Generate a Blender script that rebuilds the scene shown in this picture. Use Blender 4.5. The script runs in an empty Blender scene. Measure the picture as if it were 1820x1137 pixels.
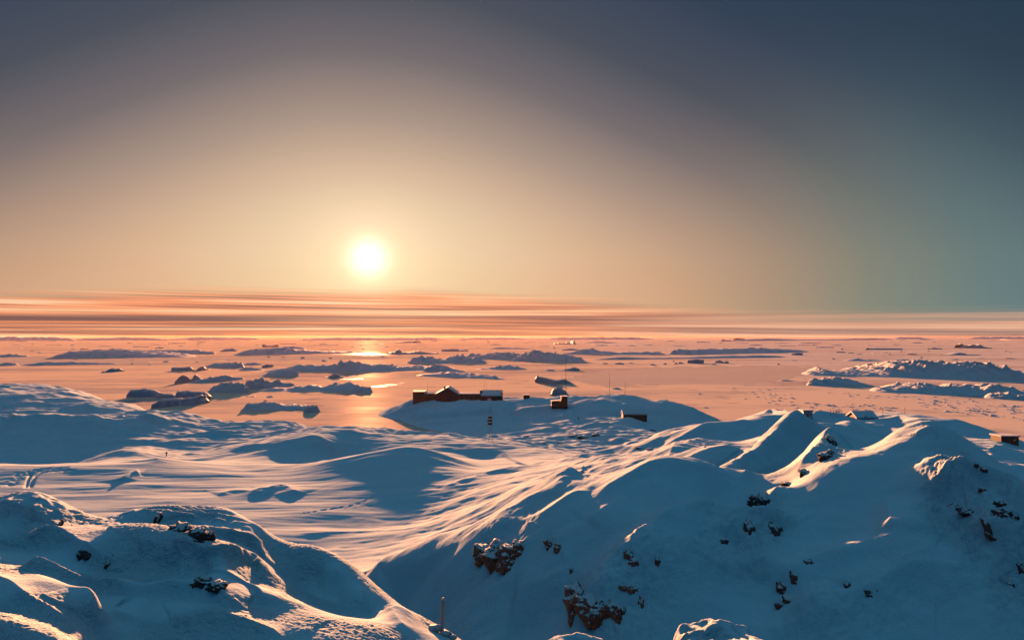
import bpy, bmesh, math, random
import numpy as np
from mathutils import Vector

scene = bpy.context.scene
col = scene.collection
# ------------------------------------------------------------------ camera
F, CX, HY, EYE = 1300.0, 910.0, 597.0, 50.0        # focal length / horizon in photo pixels, eye height in m
cam = bpy.data.cameras.new("camera"); cam_o = bpy.data.objects.new("camera", cam); col.objects.link(cam_o)
cam.sensor_width = 36.0; cam.lens = F / 1820.0 * 36.0; cam.shift_y = 28.5 / 1820.0
cam.clip_start = 0.5; cam.clip_end = 200000
cam_o.location = (0, 0, EYE); cam_o.rotation_euler = (math.radians(90), 0, 0)
scene.camera = cam_o
# ------------------------------------------------------------------ render / exposure
scene.render.engine = 'CYCLES'
cy = scene.cycles
cy.use_denoising = True
cy.max_bounces = 6; cy.diffuse_bounces = 0; cy.glossy_bounces = 3; cy.volume_bounces = 0
cy.sample_clamp_indirect = 4.0
vs = scene.view_settings
scene.display_settings.display_device = 'sRGB'
vs.view_transform = 'Standard'; vs.look = 'None'; vs.gamma = 1.0; vs.use_curve_mapping = False
vs.exposure = 2.3
WK = 0.203                                          # sky radiance for exposure 2.3
# ------------------------------------------------------------------ sun
SUN = Vector((-255 / F, 1.0, 139 / F)).normalized()
SUN_AZ = math.degrees(math.atan2(SUN.x, SUN.y)); SUN_EL = math.degrees(math.asin(SUN.z))
sl = bpy.data.lights.new("sun", 'SUN'); sl.energy = 4.6; sl.angle = math.radians(0.9); sl.color = (1.0, 0.385, 0.155)
so = bpy.data.objects.new("sun", sl); col.objects.link(so)
so.rotation_euler = SUN.to_track_quat('Z', 'Y').to_euler(); so.location = (-60, 200, 120)

def lin(c):
    c = c / 255.0
    return c / 12.92 if c <= 0.04045 else ((c + 0.055) / 1.055) ** 2.4
def srgb(r, g, b): return (lin(r), lin(g), lin(b), 1.0)

class G:
    """small helper that wires math nodes"""
    def __init__(s, tree): s.t = tree; s.n = tree.nodes; s.l = tree.links
    def put(s, sock, v):
        if hasattr(v, 'is_linked') or hasattr(v, 'links'): s.l.new(v, sock)
        else: sock.default_value = v
    def m(s, op, a, b=0.0, c=0.0, clamp=False):
        n = s.n.new('ShaderNodeMath'); n.operation = op; n.use_clamp = clamp
        for i, v in enumerate((a, b, c)): s.put(n.inputs[i], v)
        return n.outputs[0]
    def ss(s, x, e0, e1):
        n = s.n.new('ShaderNodeMapRange'); n.interpolation_type = 'SMOOTHSTEP'
        s.put(n.inputs[0], x); s.put(n.inputs[1], e0); s.put(n.inputs[2], e1)
        n.inputs[3].default_value = 0; n.inputs[4].default_value = 1
        return n.outputs[0]
    def ramp(s, x, stops, interp='EASE'):
        n = s.n.new('ShaderNodeValToRGB'); n.color_ramp.interpolation = interp
        e = n.color_ramp.elements
        while len(e) < len(stops): e.new(0.5)
        for i, (p, c) in enumerate(stops): e[i].position = p; e[i].color = c
        s.put(n.inputs[0], x); return n.outputs[0]
    def mix(s, f, a, b, kind='MIX'):
        n = s.n.new('ShaderNodeMix'); n.data_type = 'RGBA'; n.blend_type = kind
        s.put(n.inputs[0], f); s.put(n.inputs[6], a); s.put(n.inputs[7], b)
        return n.outputs[2]
    def vec(s, x, y, z):
        n = s.n.new('ShaderNodeCombineXYZ')
        for i, v in enumerate((x, y, z)): s.put(n.inputs[i], v)
        return n.outputs[0]
    def noise(s, v, scale, detail=3.0, rough=0.5, dist=0.0):
        n = s.n.new('ShaderNodeTexNoise')
        s.l.new(v, n.inputs['Vector']); n.inputs['Scale'].default_value = scale
        n.inputs['Detail'].default_value = detail; n.inputs['Roughness'].default_value = rough
        n.inputs['Distortion'].default_value = dist
        return n.outputs[0]

# ------------------------------------------------------------------ world: evening sky, defined by direction only
world = bpy.data.worlds.new("World"); scene.world = world; world.use_nodes = True
wt = world.node_tree; wt.nodes.clear(); g = G(wt)
tc = wt.nodes.new('ShaderNodeTexCoord')
nrm = wt.nodes.new('ShaderNodeVectorMath'); nrm.operation = 'NORMALIZE'; wt.links.new(tc.outputs['Generated'], nrm.inputs[0])
sep = wt.nodes.new('ShaderNodeSeparateXYZ'); wt.links.new(nrm.outputs[0], sep.inputs[0])
dx_, dy_, dz_ = sep.outputs
el = g.m('MULTIPLY', g.m('ARCSINE', dz_), 57.2958)
az = g.m('SUBTRACT', g.m('MULTIPLY', g.m('ARCTAN2', dx_, dy_), 57.2958), SUN_AZ)      # degrees right of the sun
dot = wt.nodes.new('ShaderNodeVectorMath'); dot.operation = 'DOT_PRODUCT'
wt.links.new(nrm.outputs[0], dot.inputs[0]); dot.inputs[1].default_value = SUN
th = g.m('MULTIPLY', g.m('ARCCOSINE', g.m('MINIMUM', dot.outputs['Value'], 1.0)), 57.2958)
absaz = g.m('SUBTRACT', g.m('SQRT', g.m('ADD', g.m('MULTIPLY', az, az), 36.0)), 6.0)
right = g.ss(az, -8.0, 8.0)
a_ = g.m('DIVIDE', absaz, g.m('ADD', 17.6, g.m('MULTIPLY', right, 3.2)))
ah = g.m('DIVIDE', absaz, g.m('ADD', 27.0, g.m('MULTIPLY', right, -1.5)))
e_ = g.m('DIVIDE', g.m('MAXIMUM', g.m('SUBTRACT', el, SUN_EL - 0.5), 0.0), 11.3)
P = 1.3
mm = g.m('POWER', g.m('ADD', g.m('POWER', a_, P), g.m('POWER', e_, P)), 1.0 / P)
mu = g.m('DIVIDE', mm, 4.0); mh = g.m('DIVIDE', g.m('ADD', ah, g.m('MULTIPLY', e_, 0.25)), 4.0)                                                            # 0..4 -> ramp
upper = g.ramp(mu, [(0.0, srgb(248, 226, 190)), (0.10, srgb(226, 200, 170)), (0.16, srgb(206, 178, 152)), (0.24, srgb(168, 147, 134)),
                    (0.34, srgb(116, 108, 111)), (0.44, srgb(76, 81, 93)), (0.56, srgb(55, 69, 89)), (0.70, srgb(46, 68, 92)),
                    (0.86, srgb(20, 76, 106)), (1.0, srgb(6, 80, 118))], 'LINEAR')
hor = g.ramp(mh, [(0.0, srgb(244, 208, 158)), (0.10, srgb(230, 182, 140)), (0.17, srgb(214, 168, 130)), (0.25, srgb(174, 148, 122)),
                  (0.31, srgb(136, 138, 122)), (0.38, srgb(108, 130, 128)), (0.5, srgb(74, 114, 126)), (0.75, srgb(24, 86, 112)), (1.0, srgb(10, 78, 112))], 'LINEAR')
elp = g.m('MAXIMUM', el, 0.0)
hw = g.m('EXPONENT', g.m('MULTIPLY', g.m('POWER', g.m('DIVIDE', elp, g.m('ADD', 8.0, g.m('MULTIPLY', g.ss(az, 18.0, 42.0), 5.0))), 2.0), -1.0))
sky = g.mix(hw, upper, hor)
# away from the sun the low sky lies in the earth's shadow and the zenith stays lighter
back = g.ss(mm, 1.9, 2.8)
dusk = g.m('ADD', 0.28, g.m('MULTIPLY', g.m('MAXIMUM', dz_, 0.0), 1.25))
dk = g.m('ADD', g.m('SUBTRACT', 1.0, back), g.m('MULTIPLY', back, dusk))
scl = wt.nodes.new('ShaderNodeVectorMath'); scl.operation = 'SCALE'; wt.links.new(sky, scl.inputs[0]); g.put(scl.inputs['Scale'], dk); sky = scl.outputs[0]
high = g.m('MULTIPLY', g.ss(el, 30.0, 72.0), 0.9)
sky = g.mix(high, sky, srgb(80, 114, 128))
# cloud deck low over the horizon
v1 = g.vec(g.m('MULTIPLY', az, 0.035), g.m('MULTIPLY', g.m('SUBTRACT', el, g.m('MULTIPLY', az, -0.006)), 2.6), 3.0)
v2 = g.vec(g.m('MULTIPLY', az, 0.05), g.m('MULTIPLY', g.m('SUBTRACT', el, g.m('MULTIPLY', az, -0.012)), 7.0), 11.0)
n1 = g.noise(v1, 1.0, 4.0, 0.55); n2 = g.noise(v2, 1.0, 3.0, 0.55)
nn = g.m('ADD', g.m('MULTIPLY', n1, 0.6), g.m('MULTIPLY', n2, 0.4))
top = g.ramp(g.m('DIVIDE', g.m('ADD', az, 30.0), 80.0, clamp=True), [(0.0, (0.55,) * 3 + (1,)), (0.22, (0.80,) * 3 + (1,)), (0.42, (0.86,) * 3 + (1,)),
             (0.62, (0.62,) * 3 + (1,)), (0.75, (0.40,) * 3 + (1,)), (1.0, (0.36,) * 3 + (1,))], 'LINEAR')
topd = g.m('MULTIPLY', top, 4.35)
edge = g.m('ADD', g.m('SUBTRACT', topd, el), g.m('MULTIPLY', g.m('SUBTRACT', n1, 0.5), 1.6))
cm = g.ss(edge, -0.35, 0.95)
cloud = g.ramp(nn, [(0.40, srgb(136, 92, 84)), (0.455, srgb(200, 126, 98)), (0.5, srgb(246, 150, 106)), (0.54, srgb(254, 172, 124)), (0.60, srgb(255, 206, 164))], 'LINEAR')
cloud_r = g.ramp(nn, [(0.36, srgb(150, 118, 108)), (0.45, srgb(192, 142, 120)), (0.54, srgb(226, 166, 136)), (0.64, srgb(242, 190, 158))], 'LINEAR')
rw = g.ss(az, 8.0, 34.0)
cloud = g.mix(rw, cloud, cloud_r)
def band(cel, slope, thick, lo, hi, strength):
    c = g.m('SUBTRACT', g.m('ADD', el, g.m('MULTIPLY', g.m('SUBTRACT', n2, 0.5), 0.16)), g.m('ADD', cel, g.m('MULTIPLY', az, slope)))
    q = g.m('EXPONENT', g.m('MULTIPLY', g.m('POWER', g.m('DIVIDE', c, thick), 4.0), -1.0))
    w = g.m('MULTIPLY', g.ss(az, lo - 6, lo + 6), g.m('SUBTRACT', 1.0, g.ss(az, hi - 10, hi + 10)))
    return g.m('MULTIPLY', g.m('MULTIPLY', q, w), strength)
for cel, sl_, th_, lo, hi, st, c in [(1.86, 0.006, 0.10, -60, 24, 0.75, srgb(255, 200, 152)), (1.28, 0.008, 0.33, -60, -2, 0.95, srgb(116, 82, 82)),
        (1.42, 0.004, 0.13, -8, 30, 0.75, srgb(168, 112, 96)), (0.72, 0.006, 0.07, -60, 22, 0.7, srgb(128, 90, 88)), (1.02, 0.004, 0.08, -60, 10, 0.7, srgb(252, 152, 100)),
        (0.40, 0.005, 0.12, -60, -12, 0.7, srgb(138, 96, 90)), (0.30, 0.0, 0.12, 24, 60, 0.5, srgb(160, 128, 122)), (1.2, 0.0, 0.2, 22, 60, 0.55, srgb(236, 178, 144))]:
    cloud = g.mix(band(cel, sl_, th_, lo, hi, st), cloud, c)
hr = g.mix(1.0, sky, sky)
sky = g.mix(g.m('MULTIPLY', cm, 0.93), sky, cloud)
# the sun's disc and aureole
core = g.m('EXPONENT', g.m('MULTIPLY', g.m('POWER', g.m('DIVIDE', th, 1.22), 2.0), -1.0))
aur = g.m('EXPONENT', g.m('DIVIDE', th, -2.5))
def addc(base, f, c, k):
    cc = wt.nodes.new('ShaderNodeVectorMath'); cc.operation = 'SCALE'; cc.inputs[0].default_value = [x * k for x in c[:3]]; g.put(cc.inputs['Scale'], f)
    ad = wt.nodes.new('ShaderNodeVectorMath'); ad.operation = 'ADD'; wt.links.new(base, ad.inputs[0]); wt.links.new(cc.outputs[0], ad.inputs[1])
    return ad.outputs[0]
sky = addc(sky, core, (1.0, 0.95, 0.84), 0.85)
sky = addc(sky, aur, (1.0, 0.70, 0.40), 0.60)
bg = wt.nodes.new('ShaderNodeBackground'); wt.links.new(sky, bg.inputs[0]); bg.inputs[1].default_value = WK
wo = wt.nodes.new('ShaderNodeOutputWorld'); wt.links.new(bg.outputs[0], wo.inputs[0])

# ------------------------------------------------------------------ numpy noise
_rs = np.random.RandomState(7)
_perm = np.concatenate([_rs.permutation(256)] * 3).astype(np.int32)
_gx = np.cos(np.arange(256) * 2 * np.pi / 256 * 97).astype(np.float32); _gy = np.sin(np.arange(256) * 2 * np.pi / 256 * 97).astype(np.float32)
def perlin(x, y):
    x = np.asarray(x, np.float32); y = np.asarray(y, np.float32)
    xi = np.floor(x); yi = np.floor(y); fx = x - xi; fy = y - yi
    xi = xi.astype(np.int32) & 255; yi = yi.astype(np.int32) & 255
    u = fx * fx * fx * (fx * (fx * 6 - 15) + 10); v = fy * fy * fy * (fy * (fy * 6 - 15) + 10)
    def gr(a, b, p, q):
        h = _perm[_perm[(xi + a) & 255] + ((yi + b) & 255)]
        return _gx[h] * p + _gy[h] * q
    n00 = gr(0, 0, fx, fy); n10 = gr(1, 0, fx - 1, fy); n01 = gr(0, 1, fx, fy - 1); n11 = gr(1, 1, fx - 1, fy - 1)
    return ((n00 * (1 - u) + n10 * u) * (1 - v) + (n01 * (1 - u) + n11 * u) * v) * 1.5
def fbm(x, y, octv=4, gain=0.5, seed=0.0):
    s = np.zeros(np.broadcast(x, y).shape, np.float32); a = 1.0
    for i in range(octv):
        s += a * perlin(x + 17.3 * i + seed * 3.7, y - 9.1 * i + seed * 5.3); x = x * 2.03; y = y * 2.03; a *= gain
    return s
def sstep(x, a, b):
    t = np.clip((x - a) / (b - a), 0, 1); return t * t * (3 - 2 * t)

# ------------------------------------------------------------------ materials
def material(name):
    m = bpy.data.materials.new(name); m.use_nodes = True
    nt = m.node_tree; b = nt.nodes['Principled BSDF']
    return m, G(nt), b
def set_in(b, **k):
    for n, v in k.items(): b.inputs[n.replace('_', ' ')].default_value = v
def bump(gg, b, h, dist, strength=1.0):
    n = gg.n.new('ShaderNodeBump'); n.inputs['Distance'].default_value = dist
    gg.put(n.inputs['Strength'], strength); gg.l.new(h, n.inputs['Height']); gg.l.new(n.outputs[0], b.inputs['Normal'])
def wpos(gg): return gg.n.new('ShaderNodeNewGeometry').outputs['Position']
def smul(gg, v, s):
    n = gg.n.new('ShaderNodeVectorMath'); n.operation = 'MULTIPLY'; gg.l.new(v, n.inputs[0]); n.inputs[1].default_value = s
    return n.outputs[0]
def attr(gg, name):
    n = gg.n.new('ShaderNodeAttribute'); n.attribute_name = name; return n.outputs['Fac']

def mat_snow():
    m, gg, b = material("snow_ground")
    p = wpos(gg)
    rime = attr(gg, 'rime'); rock = attr(gg, 'rock')
    n_big = gg.noise(p, 0.08, 4, 0.6)
    c = gg.mix(n_big, (0.66, 0.82, 0.90, 1), (0.72, 0.86, 0.92, 1))
    rockc = gg.mix(gg.noise(p, 1.7, 5, 0.7), (0.012, 0.011, 0.012, 1), (0.06, 0.045, 0.04, 1))
    rk = gg.ss(gg.m('ADD', rock, gg.m('MULTIPLY', gg.m('SUBTRACT', gg.noise(p, 3.2, 5, 0.7), 0.5), 1.1)), 0.62, 0.74)
    gg.l.new(gg.mix(rk, c, rockc), b.inputs['Base Color'])
    set_in(b, Roughness=0.8); b.inputs['Specular IOR Level'].default_value = 0.0
    fine = gg.noise(p, 14.0, 4, 0.7)
    grain = gg.noise(p, 30.0, 3, 0.7)
    crust = gg.m('MULTIPLY', gg.m('SUBTRACT', gg.noise(p, 5.0, 4, 0.65), 0.5), gg.m('ADD', 0.5, gg.m('MULTIPLY', rime, 4.0)))
    h = gg.m('ADD', gg.m('ADD', crust, gg.m('MULTIPLY', gg.m('SUBTRACT', grain, 0.5), gg.m('MULTIPLY', rime, 1.0))), gg.m('MULTIPLY', gg.m('SUBTRACT', fine, 0.5), gg.m('ADD', 0.25, rime)))
    bump(gg, b, h, 0.035)
    return m
def mat_islet():
    m, gg, b = material("snow_on_islet"); p = wpos(gg)
    n = gg.noise(p, 0.05, 4, 0.6)
    gg.l.new(gg.mix(n, (0.62, 0.68, 0.75, 1), (0.84, 0.86, 0.88, 1)), b.inputs['Base Color']); set_in(b, Roughness=0.75); b.inputs['Specular IOR Level'].default_value = 0.05
    bump(gg, b, gg.noise(smul(gg, p, (0.12, 0.3, 0.5)), 1.0, 4, 0.6), 1.0, 0.5)
    return m
def mat_berg():
    m, gg, b = material("iceberg_ice"); p = wpos(gg)
    n = gg.noise(smul(gg, p, (0.05, 0.05, 0.4)), 1.0, 4, 0.6)
    gg.l.new(gg.mix(n, (0.46, 0.58, 0.68, 1), (0.78, 0.82, 0.86, 1)), b.inputs['Base Color']); set_in(b, Roughness=0.6); b.inputs['Specular IOR Level'].default_value = 0.1
    bump(gg, b, gg.noise(p, 0.35, 5, 0.65), 1.0, 0.7)
    return m
def mat_rock():
    m, gg, b = material("dark_rock"); p = wpos(gg)
    ge = gg.n.new('ShaderNodeNewGeometry'); sp = gg.n.new('ShaderNodeSeparateXYZ'); gg.l.new(ge.outputs['Normal'], sp.inputs[0])
    c = gg.mix(gg.noise(p, 2.2, 6, 0.7), (0.018, 0.018, 0.021, 1), (0.080, 0.068, 0.070, 1))
    s = gg.ss(gg.m('ADD', sp.outputs[2], gg.m('MULTIPLY', gg.m('SUBTRACT', gg.noise(p, 2.6, 5, 0.7), 0.5), 1.5)), 0.74, 0.9)
    gg.l.new(gg.mix(s, c, (0.82, 0.85, 0.88, 1)), b.inputs['Base Color']); set_in(b, Roughness=0.85)
    bump(gg, b, gg.noise(p, 5.0, 6, 0.7), 0.12, 1.0)
    return m
def plain_mat(name, c, rough=0.7, var=0.35, scale=1.2, metal=0.0):
    m, gg, b = material(name); p = wpos(gg)
    lo = tuple(x * (1 - var) for x in c) + (1,); hi = tuple(min(1, x * (1 + var)) for x in c) + (1,)
    gg.l.new(gg.mix(gg.noise(p, scale, 4, 0.6), lo, hi), b.inputs['Base Color']); set_in(b, Roughness=rough, Metallic=metal)
    return m
def mat_sea():
    m, gg, b = material("sea_ice_surface"); p = wpos(gg)
    st = gg.noise(smul(gg, p, (0.0022, 0.0075, 0)), 1.0, 5, 0.6, 0.4)
    fn = gg.noise(smul(gg, p, (0.02, 0.06, 0)), 1.0, 5, 0.65, 0.3)
    w = gg.ss(gg.m('ADD', gg.m('MULTIPLY', st, 0.75), gg.m('MULTIPLY', fn, 0.25)), 0.47, 0.60)
    sp = gg.n.new('ShaderNodeSeparateXYZ'); gg.l.new(p, sp.inputs[0])       # sun glow painted into the western ice colour, snow covered ice to the east
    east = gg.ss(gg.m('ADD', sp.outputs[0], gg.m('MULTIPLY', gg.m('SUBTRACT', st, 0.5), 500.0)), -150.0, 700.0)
    glow_tint = gg.mix(east, (0.92, 0.74, 0.56, 1), (0.72, 0.72, 0.72, 1))
    vo = gg.n.new('ShaderNodeTexVoronoi'); vo.feature = 'DISTANCE_TO_EDGE'; vo.inputs['Scale'].default_value = 1.0
    wv = gg.n.new('ShaderNodeVectorMath'); wv.operation = 'ADD'; gg.l.new(smul(gg, p, (0.0035, 0.0065, 0)), wv.inputs[0])
    nv = gg.n.new('ShaderNodeTexNoise'); nv.inputs['Scale'].default_value = 1.0; nv.inputs['Detail'].default_value = 5; gg.l.new(smul(gg, p, (0.012, 0.02, 0)), nv.inputs['Vector'])
    gg.l.new(smul(gg, nv.outputs['Color'], (0.5, 0.5, 0)), wv.inputs[1]); gg.l.new(wv.outputs[0], vo.inputs['Vector'])
    crack = gg.m('MULTIPLY', gg.m('SUBTRACT', 1.0, gg.ss(vo.outputs['Distance'], 0.004, 0.03)), gg.ss(fn, 0.42, 0.62))
    tone = gg.mix(gg.m('MULTIPLY', crack, 0.55), gg.mix(w, glow_tint, (0.56, 0.50, 0.48, 1)), (0.34, 0.36, 0.40, 1))
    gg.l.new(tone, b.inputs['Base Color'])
    gg.l.new(gg.m('ADD', 0.62, gg.m('MULTIPLY', w, -0.08)), b.inputs['Roughness'])
    b.inputs['Specular IOR Level'].default_value = 0.0
    bump(gg, b, gg.noise(smul(gg, p, (0.12, 0.3, 0)), 1.0, 5, 0.7), 0.3, 0.25)
    gl = gg.n.new('ShaderNodeBsdfGlossy'); gl.inputs['Roughness'].default_value = 0.4; gl.inputs['Color'].default_value = (1, 0.9, 0.8, 1)
    mx = gg.n.new('ShaderNodeMixShader'); gg.put(mx.inputs[0], gg.m('ADD', 0.0008, gg.m('MULTIPLY', w, 0.003)))
    out = gg.n['Material Output']; gg.l.new(b.outputs[0], mx.inputs[1]); gg.l.new(gl.outputs[0], mx.inputs[2]); gg.l.new(mx.outputs[0], out.inputs['Surface'])
    return m
def mat_thin_ice():
    m, gg, b = material("thin_grey_ice"); p = wpos(gg)
    st = gg.noise(smul(gg, p, (0.004, 0.015, 0)), 1.0, 5, 0.6, 0.4)
    gg.l.new(gg.mix(st, (0.54, 0.50, 0.48, 1), (0.72, 0.66, 0.60, 1)), b.inputs['Base Color']); set_in(b, Roughness=0.6); b.inputs['Specular IOR Level'].default_value = 0.0
    bump(gg, b, gg.noise(smul(gg, p, (0.1, 0.3, 0)), 1.0, 4, 0.7), 0.3, 0.3)
    return m
def mat_lead():
    m, gg, b = material("open_water"); p = wpos(gg)
    st = gg.noise(smul(gg, p, (0.010, 0.05, 0)), 1.0, 4, 0.65, 0.3)
    set_in(b, Roughness=0.8); b.inputs['Base Color'].default_value = (0.72, 0.66, 0.60, 1); b.inputs['Specular IOR Level'].default_value = 0.0
    gl = gg.n.new('ShaderNodeBsdfGlossy'); gl.inputs['Roughness'].default_value = 0.36; gl.inputs['Color'].default_value = (1, 0.94, 0.88, 1)
    mx = gg.n.new('ShaderNodeMixShader'); gg.put(mx.inputs[0], gg.m('MULTIPLY', gg.ss(st, 0.46, 0.72), 0.10))
    out = gg.n['Material Output']; gg.l.new(b.outputs[0], mx.inputs[1]); gg.l.new(gl.outputs[0], mx.inputs[2]); gg.l.new(mx.outputs[0], out.inputs['Surface'])
    return m
def mat_rime():
    m, gg, b = material("rime_ice"); p = wpos(gg)
    gg.l.new(gg.mix(gg.noise(p, 20.0, 4, 0.6), (0.70, 0.74, 0.80, 1), (0.86, 0.87, 0.89, 1)), b.inputs['Base Color']); set_in(b, Roughness=0.7)
    tr = gg.n.new('ShaderNodeBsdfTranslucent'); tr.inputs['Color'].default_value = (0.6, 0.75, 0.95, 1)
    mx = gg.n.new('ShaderNodeMixShader'); mx.inputs[0].default_value = 0.10
    bump(gg, b, gg.noise(p, 60.0, 4, 0.7), 0.01, 0.8)
    out = gg.n['Material Output']; gg.l.new(b.outputs[0], mx.inputs[1]); gg.l.new(tr.outputs[0], mx.inputs[2]); gg.l.new(mx.outputs[0], out.inputs['Surface'])
    return m

M = dict(snow=mat_snow(), islet=mat_islet(), berg=mat_berg(), rock=mat_rock(), sea=mat_sea(), thin=mat_thin_ice(), lead=mat_lead(),
         cladding=plain_mat("brown_cladding", (0.085, 0.062, 0.056)), panel=plain_mat("rust_panel", (0.17, 0.07, 0.045)), dark=plain_mat("dark_paint", (0.03, 0.03, 0.034)),
         roof=plain_mat("roof_snow", (0.78, 0.81, 0.85), 0.7, 0.08), glass=plain_mat("window_glass", (0.02, 0.025, 0.03), 0.15, 0.2),
         steel=plain_mat("mast_steel", (0.10, 0.09, 0.085), 0.5, 0.3, 1.0, 0.3), white=plain_mat("white_painted_metal", (0.80, 0.82, 0.84), 0.5, 0.1),
         rime=mat_rime(), wood=plain_mat("weathered_wood", (0.16, 0.10, 0.07)))

# ------------------------------------------------------------------ object helpers
def tag(o, label=None, cat=None, group=None, kind=None):
    if label: o['label'] = label
    if cat: o['category'] = cat
    if group: o['group'] = group
    if kind: o['kind'] = kind
    return o
def mesh_obj(name, verts, faces, mat, parent=None, smooth=True, loc=None):
    me = bpy.data.meshes.new(name); me.from_pydata([tuple(v) for v in verts], [], faces); me.materials.append(mat)
    if smooth: me.polygons.foreach_set('use_smooth', [True] * len(me.polygons))
    me.update(); o = bpy.data.objects.new(name, me); col.objects.link(o)
    if parent: o.parent = parent
    if loc is not None: o.location = loc
    return o
def grid_obj(name, X, Y, Z, mat, attrs=None):
    nr, nc = X.shape
    co = np.stack([X, Y, Z], -1).reshape(-1, 3).astype(np.float32)
    idx = np.arange(nr * nc).reshape(nr, nc)
    q = np.stack([idx[:-1, :-1], idx[:-1, 1:], idx[1:, 1:], idx[1:, :-1]], -1).reshape(-1, 4).astype(np.int32)
    me = bpy.data.meshes.new(name)
    me.vertices.add(len(co)); me.vertices.foreach_set('co', co.ravel())
    me.loops.add(q.size); me.loops.foreach_set('vertex_index', q.ravel())
    me.polygons.add(len(q)); me.polygons.foreach_set('loop_start', np.arange(0, q.size, 4, dtype=np.int32))
    me.polygons.foreach_set('use_smooth', np.ones(len(q), dtype=bool))
    me.update(calc_edges=True)
    for k, v in (attrs or {}).items():
        a = me.attributes.new(k, 'FLOAT', 'POINT'); a.data.foreach_set('value', v.ravel().astype(np.float32))
    me.materials.append(mat)
    o = bpy.data.objects.new(name, me); col.objects.link(o)
    return o
def empty(name, loc, rz=0.0):
    o = bpy.data.objects.new(name, None); col.objects.link(o); o.location = loc; o.rotation_euler = (0, 0, rz); o.empty_display_size = 0.5
    return o
class MB:
    def __init__(s): s.v = []; s.f = []
    def box(s, x0, x1, y0, y1, z0, z1):
        i = len(s.v); s.v += [(x, y, z) for z in (z0, z1) for x, y in ((x0, y0), (x1, y0), (x1, y1), (x0, y1))]
        s.f += [tuple(i + k for k in q) for q in ((3, 2, 1, 0), (4, 5, 6, 7), (0, 1, 5, 4), (1, 2, 6, 5), (2, 3, 7, 6), (3, 0, 4, 7))]; return s
    def prism(s, prof, y0, y1):
        """profile in x,z (counter-clockwise seen from -y) swept along y"""
        i = len(s.v); n = len(prof); s.v += [(x, y0, z) for x, z in prof] + [(x, y1, z) for x, z in prof]
        s.f.append(tuple(range(i, i + n))); s.f.append(tuple(range(i + 2 * n - 1, i + n - 1, -1)))
        s.f += [(i + (k + 1) % n, i + k, i + n + k, i + n + (k + 1) % n) for k in range(n)]; return s
    def prism_x(s, prof, x0, x1):
        i = len(s.v); n = len(prof); s.v += [(x0, y, z) for y, z in prof] + [(x1, y, z) for y, z in prof]
        s.f.append(tuple(range(i + n - 1, i - 1, -1))); s.f.append(tuple(range(i + n, i + 2 * n)))
        s.f += [(i + k, i + (k + 1) % n, i + n + (k + 1) % n, i + n + k) for k in range(n)]; return s
    def tube(s, a, b, r0, r1=None, n=6):
        r1 = r0 if r1 is None else r1
        a = Vector(a); b = Vector(b); d = (b - a).normalized(); u = d.orthogonal().normalized(); w = d.cross(u); i = len(s.v)
        for p, r in ((a, r0), (b, r1)):
            s.v += [tuple(p + (u * math.cos(2 * math.pi * k / n) + w * math.sin(2 * math.pi * k / n)) * r) for k in range(n)]
        s.f += [(i + k, i + (k + 1) % n, i + n + (k + 1) % n, i + n + k) for k in range(n)]
        s.f.append(tuple(range(i + n - 1, i - 1, -1))); s.f.append(tuple(range(i + n, i + 2 * n))); return s
    def build(s, name, mat, parent=None, loc=None): return mesh_obj(name, s.v, s.f, mat, parent, False, loc)
# ------------------------------------------------------------------ terrain: one sheet of snow, from surveyed points
# each point: bearing (photo column), distance in m, then the height as sight-line row; or ('z', height in m)
def zrow(z, d): return HY + (EYE - z) * F / d
CP = []
def pts(*rows):
    for px, d, v in rows: CP.append((px, d, v))
def ptz(*rows):
    for px, d, z in rows: CP.append((px, d, zrow(z, d)))
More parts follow.
